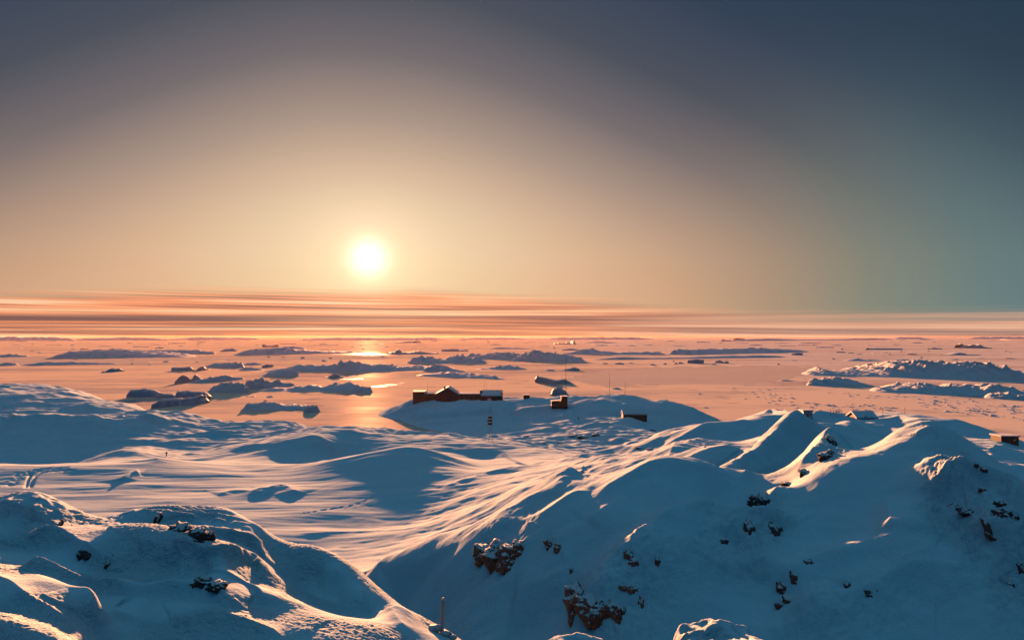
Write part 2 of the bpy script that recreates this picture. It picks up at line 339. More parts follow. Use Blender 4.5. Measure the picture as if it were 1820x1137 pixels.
# the near hill on the left: (column, row, q) with q - 4.75 the height above the plane of the grazing sun, so that crests and hollows catch or lose the light
def ptq(*rows):
    for px, py, q in rows: CP.append((px, (EYE + 4.75 - q) / ((py - HY) / F + 0.103 - 0.0155 * (px - CX) / 1000.0), py))
ptq((-150, 905, 47.2), (0, 886, 47.2), (50, 873, 47.2), (100, 888, 47.15), (148, 917, 47.0), (187, 932, 46.9), (215, 920, 46.9), (234, 908, 46.95), (300, 900, 47.0), (356, 906, 46.95), (409, 905, 46.85),
    (430, 922, 46.7), (464, 948, 46.5), (535, 984, 46.2), (588, 1015, 46.0), (645, 1053, 45.8), (701, 1075, 45.6), (764, 1119, 45.1), (790, 1118, 44.95), (812, 1132, 44.8),
    (0, 930, 47.18), (60, 925, 47.16), (100, 920, 47.15), (0, 968, 47.17), (60, 974, 47.16), (120, 978, 47.12), (170, 1002, 47.10), (230, 1016, 47.07), (300, 1016, 47.04), (370, 1027, 46.97), (430, 1042, 46.78), (-150, 960, 47.25),
    (150, 940, 46.95), (250, 936, 46.97), (300, 940, 46.93), (360, 950, 46.83), (420, 962, 46.65), (440, 1000, 46.59),
    (200, 956, 47.38), (267, 972, 47.46), (330, 982, 47.44), (385, 998, 47.36),
    (0, 1012, 47.90), (60, 1030, 47.96), (120, 1047, 47.96), (0, 1042, 48.02), (165, 1060, 47.92), (60, 1062, 48.02), (-150, 1040, 48.00),
    (0, 1090, 48.30), (0, 1137, 48.40), (60, 1110, 48.32), (100, 1137, 48.32), (-150, 1140, 48.32),
    (485, 1060, 46.62), (520, 1090, 46.56), (560, 1110, 46.48), (620, 1112, 46.34), (680, 1118, 46.08), (730, 1128, 45.7), (600, 1137, 46.5), (500, 1137, 46.62),
    (230, 1062, 47.23), (300, 1066, 47.07), (370, 1076, 47.01), (430, 1090, 46.91), (170, 1098, 47.31), (230, 1104, 47.11), (300, 1114, 47.01), (380, 1128, 46.95), (175, 1137, 47.28), (250, 1155, 47.03), (440, 1135, 46.95),
    (500, 1000, 45.88), (520, 1050, 45.72), (560, 1040, 45.58), (600, 1060, 45.48), (650, 1088, 45.32), (690, 1098, 45.18), (480, 978, 46.08), (565, 1078, 45.72), (620, 1088, 45.52),
    (0, 1260, 47.5), (300, 1260, 46.9), (600, 1260, 46.6), (760, 1200, 45.6))
# the hill falls away right behind its crest
for px, py, q in ((-150, 905, 47.2), (0, 886, 47.2), (50, 873, 47.2), (100, 888, 47.15), (148, 917, 47.0), (187, 932, 46.9), (234, 908, 46.95), (300, 900, 47.0), (356, 906, 46.95), (409, 905, 46.85), (464, 948, 46.5)):
    d_ = (EYE + 4.75 - q) / ((py - HY) / F + 0.103 - 0.0155 * (px - CX) / 1000.0)
    ptz((px, d_ * 1.10, EYE - (py - HY) * d_ / F - 0.75))
ptz((0, 36, 41), (110, 34, 40.5), (200, 33, 40), (300, 32, 39.5), (464, 28, 39.5), (588, 27, 40), (705, 24.5, 39.3), (775, 23.5, 39.3), (-200, 36, 40),
    (60, 42, 33), (300, 45, 31), (500, 45, 27), (640, 42, 26), (760, 36, 29), (100, 65, 23), (350, 70, 20), (560, 68, 18.5), (-300, 60, 25), (-700, 45, 34), (-700, 90, 24), (-700, 22, 44),
    (100, 95, 18.5), (400, 95, 17.2))
# ground under the camera
ptz(*[(px, 4, 45.0) for px in (-1200, -300, 500, 1300, 2100, 3000)], *[(px, 9, 44.0) for px in (1300, 1800, 2400)], (900, 9, 43.8), (900, 13, 43.0), (300, 9, 43.8))
# right: low lip of the camera's own hill, then the hollow
pts((1020, 20, 1154), (1260, 19, 1142), (1340, 19.5, 1146), (900, 20, 1190), (1140, 20, 1175), (1500, 20, 1200), (1800, 20, 1200))
ptz((1020, 26, 36), (1260, 25, 37), (1500, 27, 35), (1800, 27, 35), (850, 27, 33), (2200, 24, 36), (1020, 36, 29.5), (1260, 34, 30.5), (1500, 33, 31), (1800, 32, 31), (850, 40, 26))
# hollow between the hills
pts((640, 76, 1045), (680, 66, 1128), (720, 67, 1075), (800, 61.5, 1040), (760, 58.8, 1137), (800, 57, 1100), (850, 51.5, 1137), (900, 56.5, 1000), (1000, 52.6, 1000), (1000, 45.5, 1137), (930, 50.5, 1110), (640, 62, 1160))
# right hill
pts((1180, 62, 815), (1095, 61, 850), (1032, 61, 870), (986, 61, 895), (946, 62, 922), (900, 62.5, 945), (848, 63.5, 972), (1251, 62, 828), (1311, 61, 852),
    (1006, 70, 846), (953, 68, 880), (886, 67, 922), (820, 67.5, 961), (750, 70.5, 986), (680, 75.5, 1006), (620, 83, 1020), (560, 92, 1035),
    (1100, 50.2, 1000), (1100, 45.8, 1080), (1200, 48.3, 1000), (1200, 55, 905), (1300, 55.8, 905), (1385, 60, 856), (1340, 53.5, 930), (1300, 49.5, 1000),
    (1300, 42.4, 1137), (1180, 43.5, 1110), (1500, 40, 1137), (1700, 39, 1137), (1820, 38, 1137), (1500, 45.5, 1010), (1400, 45.5, 1040), (1500, 52, 905), (1430, 56.5, 845),
    (1500, 56, 825), (1590, 61, 782), (1650, 62.5, 758), (1700, 62, 775), (1760, 61, 812), (1830, 60, 850), (1560, 51, 900),
    (1690, 53, 846), (1650, 49, 903), (1720, 48, 915), (1820, 49, 905), (1760, 45.2, 958), (1820, 43, 1010), (1650, 44.5, 1000), (1590, 47, 960),
    (1420, 86, 750), (1340, 80, 802), (1290, 75, 836), (1370, 82, 775), (1475, 70, 778), (1440, 68, 800), (1410, 65, 823), (1500, 63, 803), (1530, 62, 807),
    (1530, 96, 772), (1550, 84, 787), (1490, 100, 768))
ptz((1180, 75, 34), (1095, 72, 33), (1006, 88, 27), (886, 82, 25), (750, 84, 22.5), (820, 82, 24), (1311, 70, 35), (1650, 78, 36), (1700, 80, 34), (1820, 72, 33), (1420, 102, 32), (1475, 78, 36.2),
    (1440, 73, 36.6), (1475, 77, 36.5), (1410, 70, 36.2), (1370, 69, 35.8), (1560, 67, 37.2), (1600, 70, 37.2), (1251, 80, 31.8), (1230, 88, 30.8), (1290, 86, 31.5),
    (2100, 60, 38), (2100, 80, 34), (2100, 40, 34), (2600, 60, 36), (2600, 120, 26), (2600, 30, 36), (2100, 140, 26))
# snowfield
pts((600, 104, 1000), (450, 122, 940), (200, 130, 922), (0, 150, 880), (100, 170, 842), (0, 186, 823), (120, 186, 822), (300, 188, 817), (300, 165, 850), (450, 158, 862),
    (600, 137, 902), (750, 129, 920), (850, 132, 884), (900, 118, 882), (800, 105, 955), (-300, 160, 860), (-300, 110, 960),
    (560, 188, 822), (620, 186, 810), (675, 184, 801), (725, 182, 794), (780, 182, 806), (850, 178, 830), (700, 141, 891), (620, 148, 874), (790, 145, 872), (560, 160, 855),
    (930, 112, 870), (960, 140, 842), (1040, 110, 838), (1010, 160, 824))
ptz((725, 212, 17), (600, 210, 15), (850, 210, 15), (300, 205, 14), (100, 202, 13), (0, 202, 12), (-300, 210, 12))
pts((480, 216, 794), (570, 214, 783), (850, 220, 795), (950, 215, 800), (1000, 182, 816), (1080, 160, 818), (1120, 180, 803), (1090, 130, 814))
# ridge of shaded hills to the left
pts((0, 236, 819), (150, 236, 818), (0, 292, 742), (100, 298, 743), (200, 300, 745), (350, 274, 778), (450, 274, 776), (560, 288, 764), (230, 226, 796), (170, 225, 812), (285, 228, 808),
    (-300, 290, 745), (-300, 240, 810), (310, 345, 733), (240, 330, 745), (400, 335, 752), (480, 335, 748), (520, 320, 757), (620, 335, 767), (690, 330, 768),
    (0, 430, 702), (60, 470, 697), (120, 462, 699), (175, 440, 711), (30, 540, 682), (110, 535, 688), (225, 425, 722), (290, 400, 738), (350, 385, 748), (-300, 450, 700))
ptz((0, 335, 11), (150, 335, 10.5), (-300, 340, 11), (600, 392, -1), (540, 385, -0.5), (480, 400, -0.6), (430, 430, -0.8), (380, 470, -0.8), (280, 470, -0.8), (230, 500, -0.8), (190, 560, -1), (330, 440, -0.8), (650, 390, -1.2), (700, 368, -0.6), (760, 352, -0.2),
    (640, 430, -1.5), (620, 500, -2.5), (520, 560, -2.5))
# station headland
pts((700, 478, 722), (740, 464, 712), (800, 452, 712), (890, 452, 712), (940, 452, 709), (990, 440, 714), (1060, 448, 708), (1105, 450, 703), (1160, 448, 712), (1205, 440, 718), (1240, 425, 735),
    (800, 386, 763), (760, 410, 752), (720, 440, 741), (860, 372, 765), (900, 400, 748), (1000, 400, 738), (1130, 392, 741), (1060, 360, 752), (1200, 385, 752), (900, 330, 778), (1000, 312, 782), (1100, 310, 777), (1200, 320, 774),
    (1000, 270, 800), (1130, 262, 800), (1205, 222, 808), (870, 300, 785), (820, 330, 778), (1290, 300, 768), (1330, 270, 760))
ptz((672, 478, -0.6), (690, 440, -0.8), (715, 405, -0.8), (750, 378, -0.8), (800, 360, -0.2), (740, 520, -1), (850, 525, -1), (950, 525, -1), (1060, 530, -1), (1150, 520, -1), (1230, 480, -1), (1275, 425, -0.8), (1300, 370, 0), (1340, 330, 1.5), (660, 560, -2.5))
# ground beyond the right hill
pts((1180, 185, 774), (1250, 185, 765), (1330, 187, 756), (1400, 190, 750), (1480, 200, 749), (1560, 200, 751), (1640, 186, 753),
    (1180, 171, 796), (1250, 170, 793), (1330, 172, 785), (1400, 175, 778), (1480, 182, 779), (1560, 182, 779), (1640, 170, 779), (1200, 150, 803), (1300, 148, 799), (1390, 148, 792))
pts((1250, 98, 803), (1205, 100, 814), (1300, 95, 813), (1250, 118, 800), (1180, 118, 809), (1100, 132, 812), (1380, 258, 734), (1335, 250, 746), (1280, 250, 758), (1430, 248, 738), (1500, 240, 741), (1545, 236, 743),
    (1602, 232, 735), (1680, 214, 749), (1750, 204, 762), (1815, 192, 786), (1750, 150, 792), (1820, 130, 822), (1785, 172, 786), (1250, 230, 772))
ptz((1380, 330, 0.5), (1500, 320, 1), (1600, 310, 1), (1700, 290, 1), (1820, 260, 1.5), (2200, 180, 10), (2200, 260, 1), (1450, 300, 6), (1600, 285, 6))
for px in (-1300, -700, -200, 150, 450, 750, 1050, 1350, 1650, 1950, 2400, 3000):
    ptz((px, 640, -3.0), (px, 900, -3.5))
ptz((1400, 420, -2), (1600, 400, -2), (1800, 370, -2), (2100, 340, -2), (2500, 300, -2))

VK = 11.0
cp = np.array(CP, float)
cu, cv, cw = cp[:, 0] / 100.0, np.log(cp[:, 1]) * VK, cp[:, 2]
def kern(r2): return np.where(r2 > 1e-12, 0.5 * r2 * np.log(r2 + 1e-12), 0.0)
n_ = len(cp)
K = kern((cu[:, None] - cu) ** 2 + (cv[:, None] - cv) ** 2) + np.eye(n_) * 0.02
Pm = np.stack([np.ones(n_), cu, cv], 1)
S_ = np.block([[K, Pm], [Pm.T, np.zeros((3, 3))]])
sol = np.linalg.solve(S_, np.concatenate([cw, [0, 0, 0]]))
D0, D1 = 4.0, 860.0
gu = np.arange(-1400, 3220, 20.0); gv = np.linspace(math.log(D0), math.log(D1), 330)
UU, VV = np.meshgrid(gu / 100, gv * VK)
W = sol[n_] + sol[n_ + 1] * UU + sol[n_ + 2] * VV
for i in range(n_):
    W += sol[i] * kern((UU - cu[i]) ** 2 + (VV - cv[i]) ** 2)
def interp_mat(src, dst):                            # Catmull-Rom along one axis
    h = src[1] - src[0]; t = (dst - src[0]) / h; i = np.clip(np.floor(t).astype(int), 0, len(src) - 2); f = t - i
    Mx = np.zeros((len(dst), len(src)), np.float32); r = np.arange(len(dst))
    w = [(-f + 2 * f ** 2 - f ** 3) / 2, (2 - 5 * f ** 2 + 3 * f ** 3) / 2, (f + 4 * f ** 2 - 3 * f ** 3) / 2, (-f ** 2 + f ** 3) / 2]
    for k in range(4): np.add.at(Mx, (r, np.clip(i + k - 1, 0, len(src) - 1)), w[k])
    return Mx
QUAL = 1.0
step = 1.7 / QUAL
fu = np.concatenate([np.arange(-1400, -160, 16.0), np.arange(-160, 1980, step), np.arange(1980, 3200, 16.0)])
fv = np.concatenate([np.linspace(math.log(D0), math.log(6.5), 30)[:-1], np.arange(math.log(6.5), math.log(30.0), 0.0019 / QUAL), np.arange(math.log(30.0), math.log(840.0), 0.0031 / QUAL)])
Wf = interp_mat(gv, fv) @ W.astype(np.float32) @ interp_mat(gu, fu).T
Dd = np.exp(fv)[:, None].astype(np.float32) * np.ones((1, len(fu)), np.float32)
PX = np.ones((len(fv), 1), np.float32) * fu[None, :].astype(np.float32)
TX = (PX - CX) / F * Dd; TY = Dd
TZ = EYE - (Wf - HY) / F * Dd
BASE = TZ.copy()

def col_of(px): return int(np.clip(np.searchsorted(fu, px), 1, len(fu) - 1))
def hit(px, py, Z=None, dmin=6.6):
    """distance at which the sight line (px,py) meets the ground"""
    Z = TZ if Z is None else Z
    c = col_of(px); rows = HY + (EYE - Z[:, c]) * F / Dd[:, c]
    ok = (rows <= py) & (Dd[:, c] >= dmin)
    i = int(np.argmax(ok)) if ok.any() else int(np.argmin(np.abs(rows - py)))
    return float(Dd[i, c])
def ground(x, y):
    d = max(y, D0 + .1); px = CX + x / d * F
    c = np.interp(px, fu, np.arange(len(fu))); r = np.interp(math.log(d), fv, np.arange(len(fv)))
    c0 = int(min(c, len(fu) - 2)); r0 = int(min(r, len(fv) - 2)); a = c - c0; b = r - r0
    return float((TZ[r0, c0] * (1 - a) + TZ[r0, c0 + 1] * a) * (1 - b) + (TZ[r0 + 1, c0] * (1 - a) + TZ[r0 + 1, c0 + 1] * a) * b)
def spot(px, py): # world point of the ground seen at px,py
    d = hit(px, py); x = (px - CX) / F * d; return x, d, ground(x, d)

# ---- drift edges: sharp crests, gentle towards the sun, steep towards the camera
def smooth_line(p, n=10):
    p = np.array(p, float); out = []
    q = np.vstack([2 * p[0] - p[1], p, 2 * p[-1] - p[-2]])
    for i in range(1, len(q) - 2):
        for t in np.linspace(0, 1, n, endpoint=False):
            a, b, c, d = q[i - 1], q[i], q[i + 1], q[i + 2]
            out.append(0.5 * ((2 * b) + (c - a) * t + (2 * a - 5 * b + 4 * c - d) * t * t + (3 * b - a - 3 * c + d) * t ** 3))
    out.append(q[-2]); return np.array(out)
def ridge(line, A, Lf, Ln, d=None, lift=True, ends=(0.15, 0.2), wob=0.25, seed=1.0, into=None):
    """line: photo (column,row) points, left to right; A height, Lf / Ln reach beyond / before the crest (m)"""
    P = smooth_line(line); w = []
    for px, py in P:
        dd = d if d else hit(px, py + 0.8 * A * F / hit(px, py, BASE), BASE)
        w.append(((px - CX) / F * dd, dd))
    w = np.array(w)
    k = np.ones(9) / 9                                # calm the distances along the line
    if len(w) > 12:
        pad = np.pad(w[:, 1], 4, mode='edge'); dn = np.convolve(pad, k, 'valid'); w[:, 0] *= dn / w[:, 1]; w[:, 1] = dn
    if lift: w *= 1.0
    L = np.concatenate([[0], np.cumsum(np.hypot(*np.diff(w, axis=0).T))]); T = L[-1]
    R = 4.5 * max(Lf, Ln) + 0.5
    dmin, dmax = w[:, 1].min() - R, w[:, 1].max() + R
    r0, r1 = np.searchsorted(np.exp(fv), [max(dmin, D0), dmax]); 
    pxs = [CX + (x + s) / max(y, 1) * F for x, y in w for s in (-R, R)]
    c0, c1 = np.searchsorted(fu, [min(pxs), max(pxs)])
    if r1 - r0 < 2 or c1 - c0 < 2: return
    X = TX[r0:r1, c0:c1]; Y = TY[r0:r1, c0:c1]
    best = np.full(X.shape, 1e9, np.float32); sg = np.zeros(X.shape, np.float32); ss_ = np.zeros(X.shape, np.float32)
    for i in range(len(w) - 1):
        ax, ay = w[i]; bx, by = w[i + 1]; ex, ey = bx - ax, by - ay; l2 = ex * ex + ey * ey + 1e-9
        t = np.clip(((X - ax) * ex + (Y - ay) * ey) / l2, 0, 1)
        qx, qy = X - (ax + t * ex), Y - (ay + t * ey); d2 = qx * qx + qy * qy
        u = d2 < best; best = np.where(u, d2, best); sg = np.where(u, ex * qy - ey * qx, sg); ss_ = np.where(u, L[i] + t * math.sqrt(l2), ss_)
    dist = np.sqrt(best); sgn = np.where(sg >= 0, 1.0, -1.0)
    dist = np.maximum(dist * sgn + wob * Ln * fbm(X / (4 * Ln), Y / (4 * Ln), 2, 0.5, seed), -1e9) 
    far = np.maximum(dist, 0) / Lf; near = np.maximum(-dist, 0) / Ln
    prof = np.where(dist >= 0, np.exp(-far), np.exp(-near ** 1.4))
    e0, e1 = ends
    tap = sstep(ss_, 0, e0 * T + 1e-6) * sstep(T - ss_, 0, e1 * T + 1e-6)
    var = 1.0 + 0.25 * fbm(ss_ / (6 * Ln), ss_ * 0 + seed, 2, 0.5, seed)
    # beyond the ends fade out round
    if into is None: TZ[r0:r1, c0:c1] += A * prof * tap * var
    else: into[r0:r1, c0:c1] = np.maximum(into[r0:r1, c0:c1], A * prof * tap * var)

#  near left hill
RL = [
 ([(-60, 905), (0, 893), (36, 899), (70, 912), (104, 938), (125, 955)], .28, .9, .30),
 ([(20, 886), (60, 886), (95, 900), (112, 922), (122, 940)], .22, .6, .25),
 ([(30, 953), (59, 946), (104, 945), (148, 965), (193, 992), (234, 1008)], .30, 1.1, .42),
 ([(178, 935), (222, 950), (267, 965), (326, 974), (370, 985), (412, 1012)], .20, 1.3, .55),
 ([(36, 988), (74, 1004), (125, 1022), (148, 1030), (208, 1031), (252, 1040), (326, 1041), (385, 1050), (430, 1068), (476, 1074)], .34, 1.1, .42),
 ([(-60, 1010), (0, 1033), (45, 1056), (104, 1086), (142, 1118), (175, 1150)], .26, .9, .4),
 ([(45, 1048), (89, 1064), (133, 1082), (184, 1076), (222, 1090), (280, 1096)], .22, .8, .4),
 ([(300, 930), (341, 936), (400, 945), (446, 952), (470, 985), (474, 1010)], .32, .9, .30),
 ([(280, 945), (341, 966), (400, 980), (452, 984), (463, 1010), (464, 1030)], .34, .9, .30),
 ([(350, 1015), (400, 1022), (440, 1035), (470, 1060), (480, 1075)], .24, .7, .28),
 ([(300, 1108), (350, 1090), (400, 1094), (470, 1115), (520, 1140)], .18, .8, .4),
 ([(225, 940), (280, 945), (330, 952)], .12, .4, .2),
 ([(300, 918), (340, 918), (380, 926), (420, 932)], .15, .5, .2),
]
LED = np.zeros_like(TZ)                              # ledges take the higher of two, they do not pile up
for i, (l, A_, Lf, Ln) in enumerate(RL): ridge(l, A_ * (1.4 if i == 2 else 1.1), Lf, Ln * .6, seed=i + 1.0, into=LED)
TZ += LED
# bowl under the near hill's right shoulder
ridge([(650, 1072), (690, 1085), (712, 1105), (722, 1125)], .12, .5, .3, seed=20)
# right hill
RR = [
 ([(640, 1014), (700, 1000), (750, 987), (820, 962), (886, 922), (953, 882), (1006, 847), (1040, 836), (1080, 838)], .7, 4.5, 1.6),
 ([(848, 968), (870, 950), (903, 932), (946, 921), (986, 896), (1032, 869), (1056, 860)], .55, 1.6, 1.1),
 ([(1052, 876), (1095, 853), (1138, 830), (1168, 819), (1201, 818), (1251, 831), (1300, 850)], .45, 1.6, 1.1),
 ([(900, 965), (930, 942), (946, 928)], .3, .8, .8),
 ([(1285, 840), (1330, 815), (1370, 783), (1395, 762), (1425, 754), (1470, 768)], 1.0, 2.5, 1.6),
 ([(1415, 828), (1440, 808), (1462, 785), (1480, 780), (1500, 795)], .6, 1.2, 1.2),
 ([(1540, 785), (1580, 776), (1620, 762), (1660, 760), (1700, 772)], .5, 2.4, 1.1),
 ([(1625, 782), (1645, 770), (1660, 768)], .3, .6, .7),
 ([(1310, 862), (1340, 842), (1372, 828), (1410, 822)], .35, 1.0, .8),
 ([(1330, 876), (1360, 866), (1390, 868)], .35, .8, .7),
 ([(1130, 970), (1200, 935), (1270, 900), (1330, 880)], .25, 1.5, .9),
 ([(1430, 1000), (1500, 985), (1590, 955), (1640, 940), (1700, 945)], .3, 2.2, 1.2),
 ([(1410, 1075), (1500, 1040), (1590, 1010), (1660, 985), (1740, 1010)], .4, 1.8, 1.0),
  ([(1000, 1065), (1060, 1020), (1130, 967), (1220, 912), (1300, 872)], 1.1, 2.2, 3.0),
 ([(1655, 880), (1680, 850), (1720, 856), (1765, 888), (1810, 930), (1850, 960)], .95, 1.2, 1.6), ([(1740, 880), (1790, 866), (1850, 878)], .9, 1.5, 1.6), ([(1745, 960), (1790, 935), (1840, 940)], .8, 1.2, 1.2),
 ([(1282, 968), (1318, 930), (1360, 922), (1400, 945)], .9, 1.2, 1.8), ([(1560, 880), (1577, 900), (1580, 930), (1578, 960)], .5, 1.2, .9), ([(1225, 960), (1235, 990), (1270, 1010), (1330, 1015), (1400, 1000)], .7, 1.6, 1.5),
 ([(1400, 1052), (1437, 1003), (1500, 978), (1580, 952), (1640, 938), (1710, 950)], .8, 2.2, 1.5), ([(1385, 1088), (1500, 1050), (1560, 1030), (1640, 1002), (1700, 1012), (1760, 1055)], .8, 2.0, 1.5), ([(1310, 1125), (1400, 1105), (1480, 1085), (1560, 1075)], .5, 1.5, 1.2),
 ([(1040, 930), (1080, 900), (1130, 880)], .4, 1.5, 1.5), ([(905, 1060), (960, 1035), (1020, 1000)], .4, 1.5, 1.6),
 ([(1210, 802), (1280, 782), (1350, 765)], 1.2, 5, 4), ([(1180, 790), (1250, 773), (1330, 757)], 1.4, 6, 5), ([(1300, 766), (1360, 751), (1412, 742)], 1.3, 6, 5), ([(1110, 830), (1180, 806), (1250, 790)], .9, 4, 3), ([(1020, 812), (1090, 800), (1160, 790)], 1.2, 5, 4), ([(1440, 752), (1500, 743), (1545, 739)], 1.2, 5, 4),
]
for i, (l, A_, Lf, Ln) in enumerate(RR): ridge(l, A_, Lf, Ln, seed=i + 31.0)
ridge([(1185, 1130), (1215, 1106), (1265, 1097), (1310, 1098), (1355, 1095)], .62, .5, .45, d=19.2, seed=51, wob=.7)
ridge([(1195, 1128), (1240, 1122), (1290, 1135)], .22, .3, .25, d=18.6, seed=52)
ridge([(935, 1140), (975, 1130), (1008, 1133), (1040, 1124), (1070, 1125), (1102, 1140)], .42, .4, .35, d=19.8, seed=53, wob=.7)
# snowfield, dunes and the hills behind
RF = [
 ([(720, 744), (790, 737), (850, 730), (888, 723)], 1.2, 14, 3), ([(695, 731), (740, 726), (785, 719)], 1.1, 12, 3), ([(895, 731), (960, 729), (1040, 723)], 1.1, 12, 3), ([(905, 745), (960, 740), (1020, 741)], 1.0, 11, 3), ([(740, 752), (800, 748), (880, 742)], .9, 11, 3), ([(1040, 735), (1120, 728), (1200, 730)], .9, 10, 3),
 ([(0, 722), (60, 715), (140, 722), (200, 730)], 1.0, 11, 4), ([(100, 752), (180, 757), (260, 748), (330, 756)], 1.0, 10, 4), ([(400, 765), (470, 762), (540, 752)], .9, 10, 4),
 ([(430, 835), (520, 825), (600, 818), (660, 804), (725, 795), (785, 806), (850, 830)], .5, 6, 5),
 ([(520, 800), (570, 785), (615, 783), (650, 795)], .5, 6, 4),
 ([(640, 800), (700, 790), (780, 792), (850, 796), (900, 800)], .4, 5, 3),
 ([(780, 868), (820, 852), (870, 838), (930, 828)], .7, 4, 3),
 ([(440, 872), (480, 868), (500, 862), (520, 870), (545, 874)], .8, 2.5, 2.5),
 ([(380, 878), (420, 870), (450, 874), (475, 880)], .5, 2.5, 2.0),
 ([(215, 852), (235, 838), (255, 835)], .9, 2, 2),
 ([(240, 822), (290, 815), (330, 808), (380, 800)], .7, 4, 3),
 ([(540, 975), (620, 968), (680, 962)], .25, 2.5, .8), ([(520, 950), (620, 944), (720, 940), (780, 932)], .22, 3, 1.0),
 ([(900, 838), (960, 822), (1040, 818), (1090, 812)], .6, 4, 2),
 ([(0, 748), (60, 742), (110, 740), (170, 745), (210, 746)], 2.2, 14, 9), ([(230, 752), (300, 738), (340, 735), (400, 748)], 1.6, 12, 7),
 ([(270, 790), (330, 780), (380, 772), (450, 772), (520, 764), (560, 764), (580, 775)], 1.6, 12, 6),
 ([(0, 735), (40, 728), (90, 735)], 1.2, 9, 6), ([(0, 712), (60, 700), (130, 697), (200, 712)], 1.6, 12, 8), ([(150, 735), (220, 728), (290, 722), (360, 738)], 1.2, 9, 6),
 ([(420, 792), (500, 786), (545, 778), (600, 783)], .9, 8, 4), ([(600, 776), (640, 766), (700, 765), (740, 772)], .8, 8, 4), ([(750, 786), (820, 775), (880, 772), (930, 780)], .9, 6, 4),
 ([(690, 728), (730, 720), (780, 714), (800, 716)], .9, 8, 4), ([(720, 738), (770, 736), (830, 728), (880, 722)], .8, 6, 4), ([(900, 730), (960, 728), (1030, 720), (1100, 712)], .8, 8, 4),
 ([(1040, 720), (1100, 704), (1150, 708), (1200, 718), (1240, 730), (1268, 748)], .8, 10, 6), ([(910, 752), (980, 742), (1040, 745)], .8, 7, 4), ([(1000, 760), (1080, 752), (1150, 745), (1230, 752)], .9, 8, 4),
 ([(900, 795), (960, 785), (1020, 780), (1080, 776), (1150, 786)], .8, 5, 3), ([(1050, 778), (1090, 775), (1150, 782), (1200, 792)], .8, 5, 3),
 ([(1330, 748), (1370, 735), (1400, 735), (1430, 742)], .8, 6, 3), ([(1400, 748), (1440, 738), (1475, 738), (1520, 745)], .7, 5, 3), ([(1500, 760), (1560, 748), (1600, 737), (1650, 748), (1700, 755)], .8, 7, 4),
 ([(1470, 768), (1530, 764), (1560, 760), (1600, 765)], .5, 4, 2), ([(1680, 755), (1720, 750), (1780, 765), (1820, 785)], .8, 6, 4), ([(1740, 800), (1780, 790), (1820, 783)], .6, 4, 2),
 ([(1170, 782), (1230, 772), (1290, 764), (1340, 757), (1400, 750)], 2.0, 10, 9), ([(1205, 806), (1250, 799), (1300, 801), (1340, 800)], .7, 3, 3),
]
for i, (l, A_, Lf, Ln) in enumerate(RF): ridge(l, A_ * (1.5 if l[0][1] < 780 else 1.0), Lf, Ln, seed=i + 61.0)

# ---- peaks and rime domes of the right hill
def peak(px, py, A, R, k=1.0, d=None, sx_=1.0):
    d = d or hit(px, py, BASE); x = (px - CX) / F * d
    r = np.sqrt(((TX - x) / sx_) ** 2 + (TY - d) ** 2 + (0.06 * R) ** 2) / R
    TZ[:] += A * np.exp(-r ** k) * (r < 6)
peak(1420, 768, 1.5, 3.6, 1.0, sx_=.8); peak(1476, 790, .9, 1.7, 1.1); peak(1655, 770, .5, 3.0, 1.2)
peak(1690, 866, .8, 2.3, 3.0); peak(1790, 892, .8, 2.0, 3.0); peak(1735, 925, .6, 1.6, 3.0); peak(1790, 965, .7, 1.8, 3.0); peak(1830, 1010, .7, 1.6, 3.0)
peak(1340, 945, .6, 2.4, 3.0); peak(1385, 872, .5, 1.2, 2.0); peak(1120, 1010, .6, 2.6, 2.5); peak(1060, 1085, .6, 1.6, 3.0)

# ---- wind-worked relief at every scale
def win(x, a, b, c, d): return sstep(x, a, b) * (1 - sstep(x, c, d))
land = sstep(TZ, -0.5, 1.5)
mfar = sstep(TY, 170, 300)
mplain = win(TY, 92, 108, 170, 230) * (1 - sstep(PX, 900, 1050)) * land
TZ += mplain * (0.26 * fbm(TX / 40, TY / 13, 2, 0.45, 27) + 0.13 * fbm(TX / 24, TY / 6.0, 3, 0.5, 3) + 0.035 * fbm(TX / 9 + TY / 30, TY / 1.8, 3, 0.55, 4))
mr = win(TY, 34, 42, 100, 200) * sstep(PX, 560, 850)
TZ += mr * (0.55 * fbm(TX / 11, TY / 8, 3, 0.45, 5) + 0.06 * fbm((TX - TY * .4) / 7, (TY + TX * .5) / 2.2, 3, 0.5, 28) + 0.06 * fbm(TX / 1.9, TY / 1.9, 3, 0.5, 6))
mm_ = win(TY, 88, 105, 190, 260) * sstep(PX, 900, 1020)
TZ += mm_ * (0.50 * fbm(TX / 15, TY / 9, 3, 0.45, 21) + 0.05 * fbm(TX / 4, TY / 2.5, 3, 0.5, 22))
mnear = 1 - sstep(TY, 28, 34)
TZ += mnear * (0.03 * fbm(TX / 2.2, TY / 1.5, 3, 0.5, 7))
mh = mfar * land * (0.25 + 0.75 * sstep(TZ, 0.5, 6))
TZ += mh * (1.0 - 0.3 * sstep(TY, 330, 400) * (1 - sstep(PX, 520, 680))) * (1.5 * fbm(TX / 45, TY / 26, 3, 0.5, 8) + 0.75 * fbm(TX / 15, TY / 8, 3, 0.55, 9) + 0.22 * fbm(TX / 5, TY / 3.0, 2, 0.55, 10))
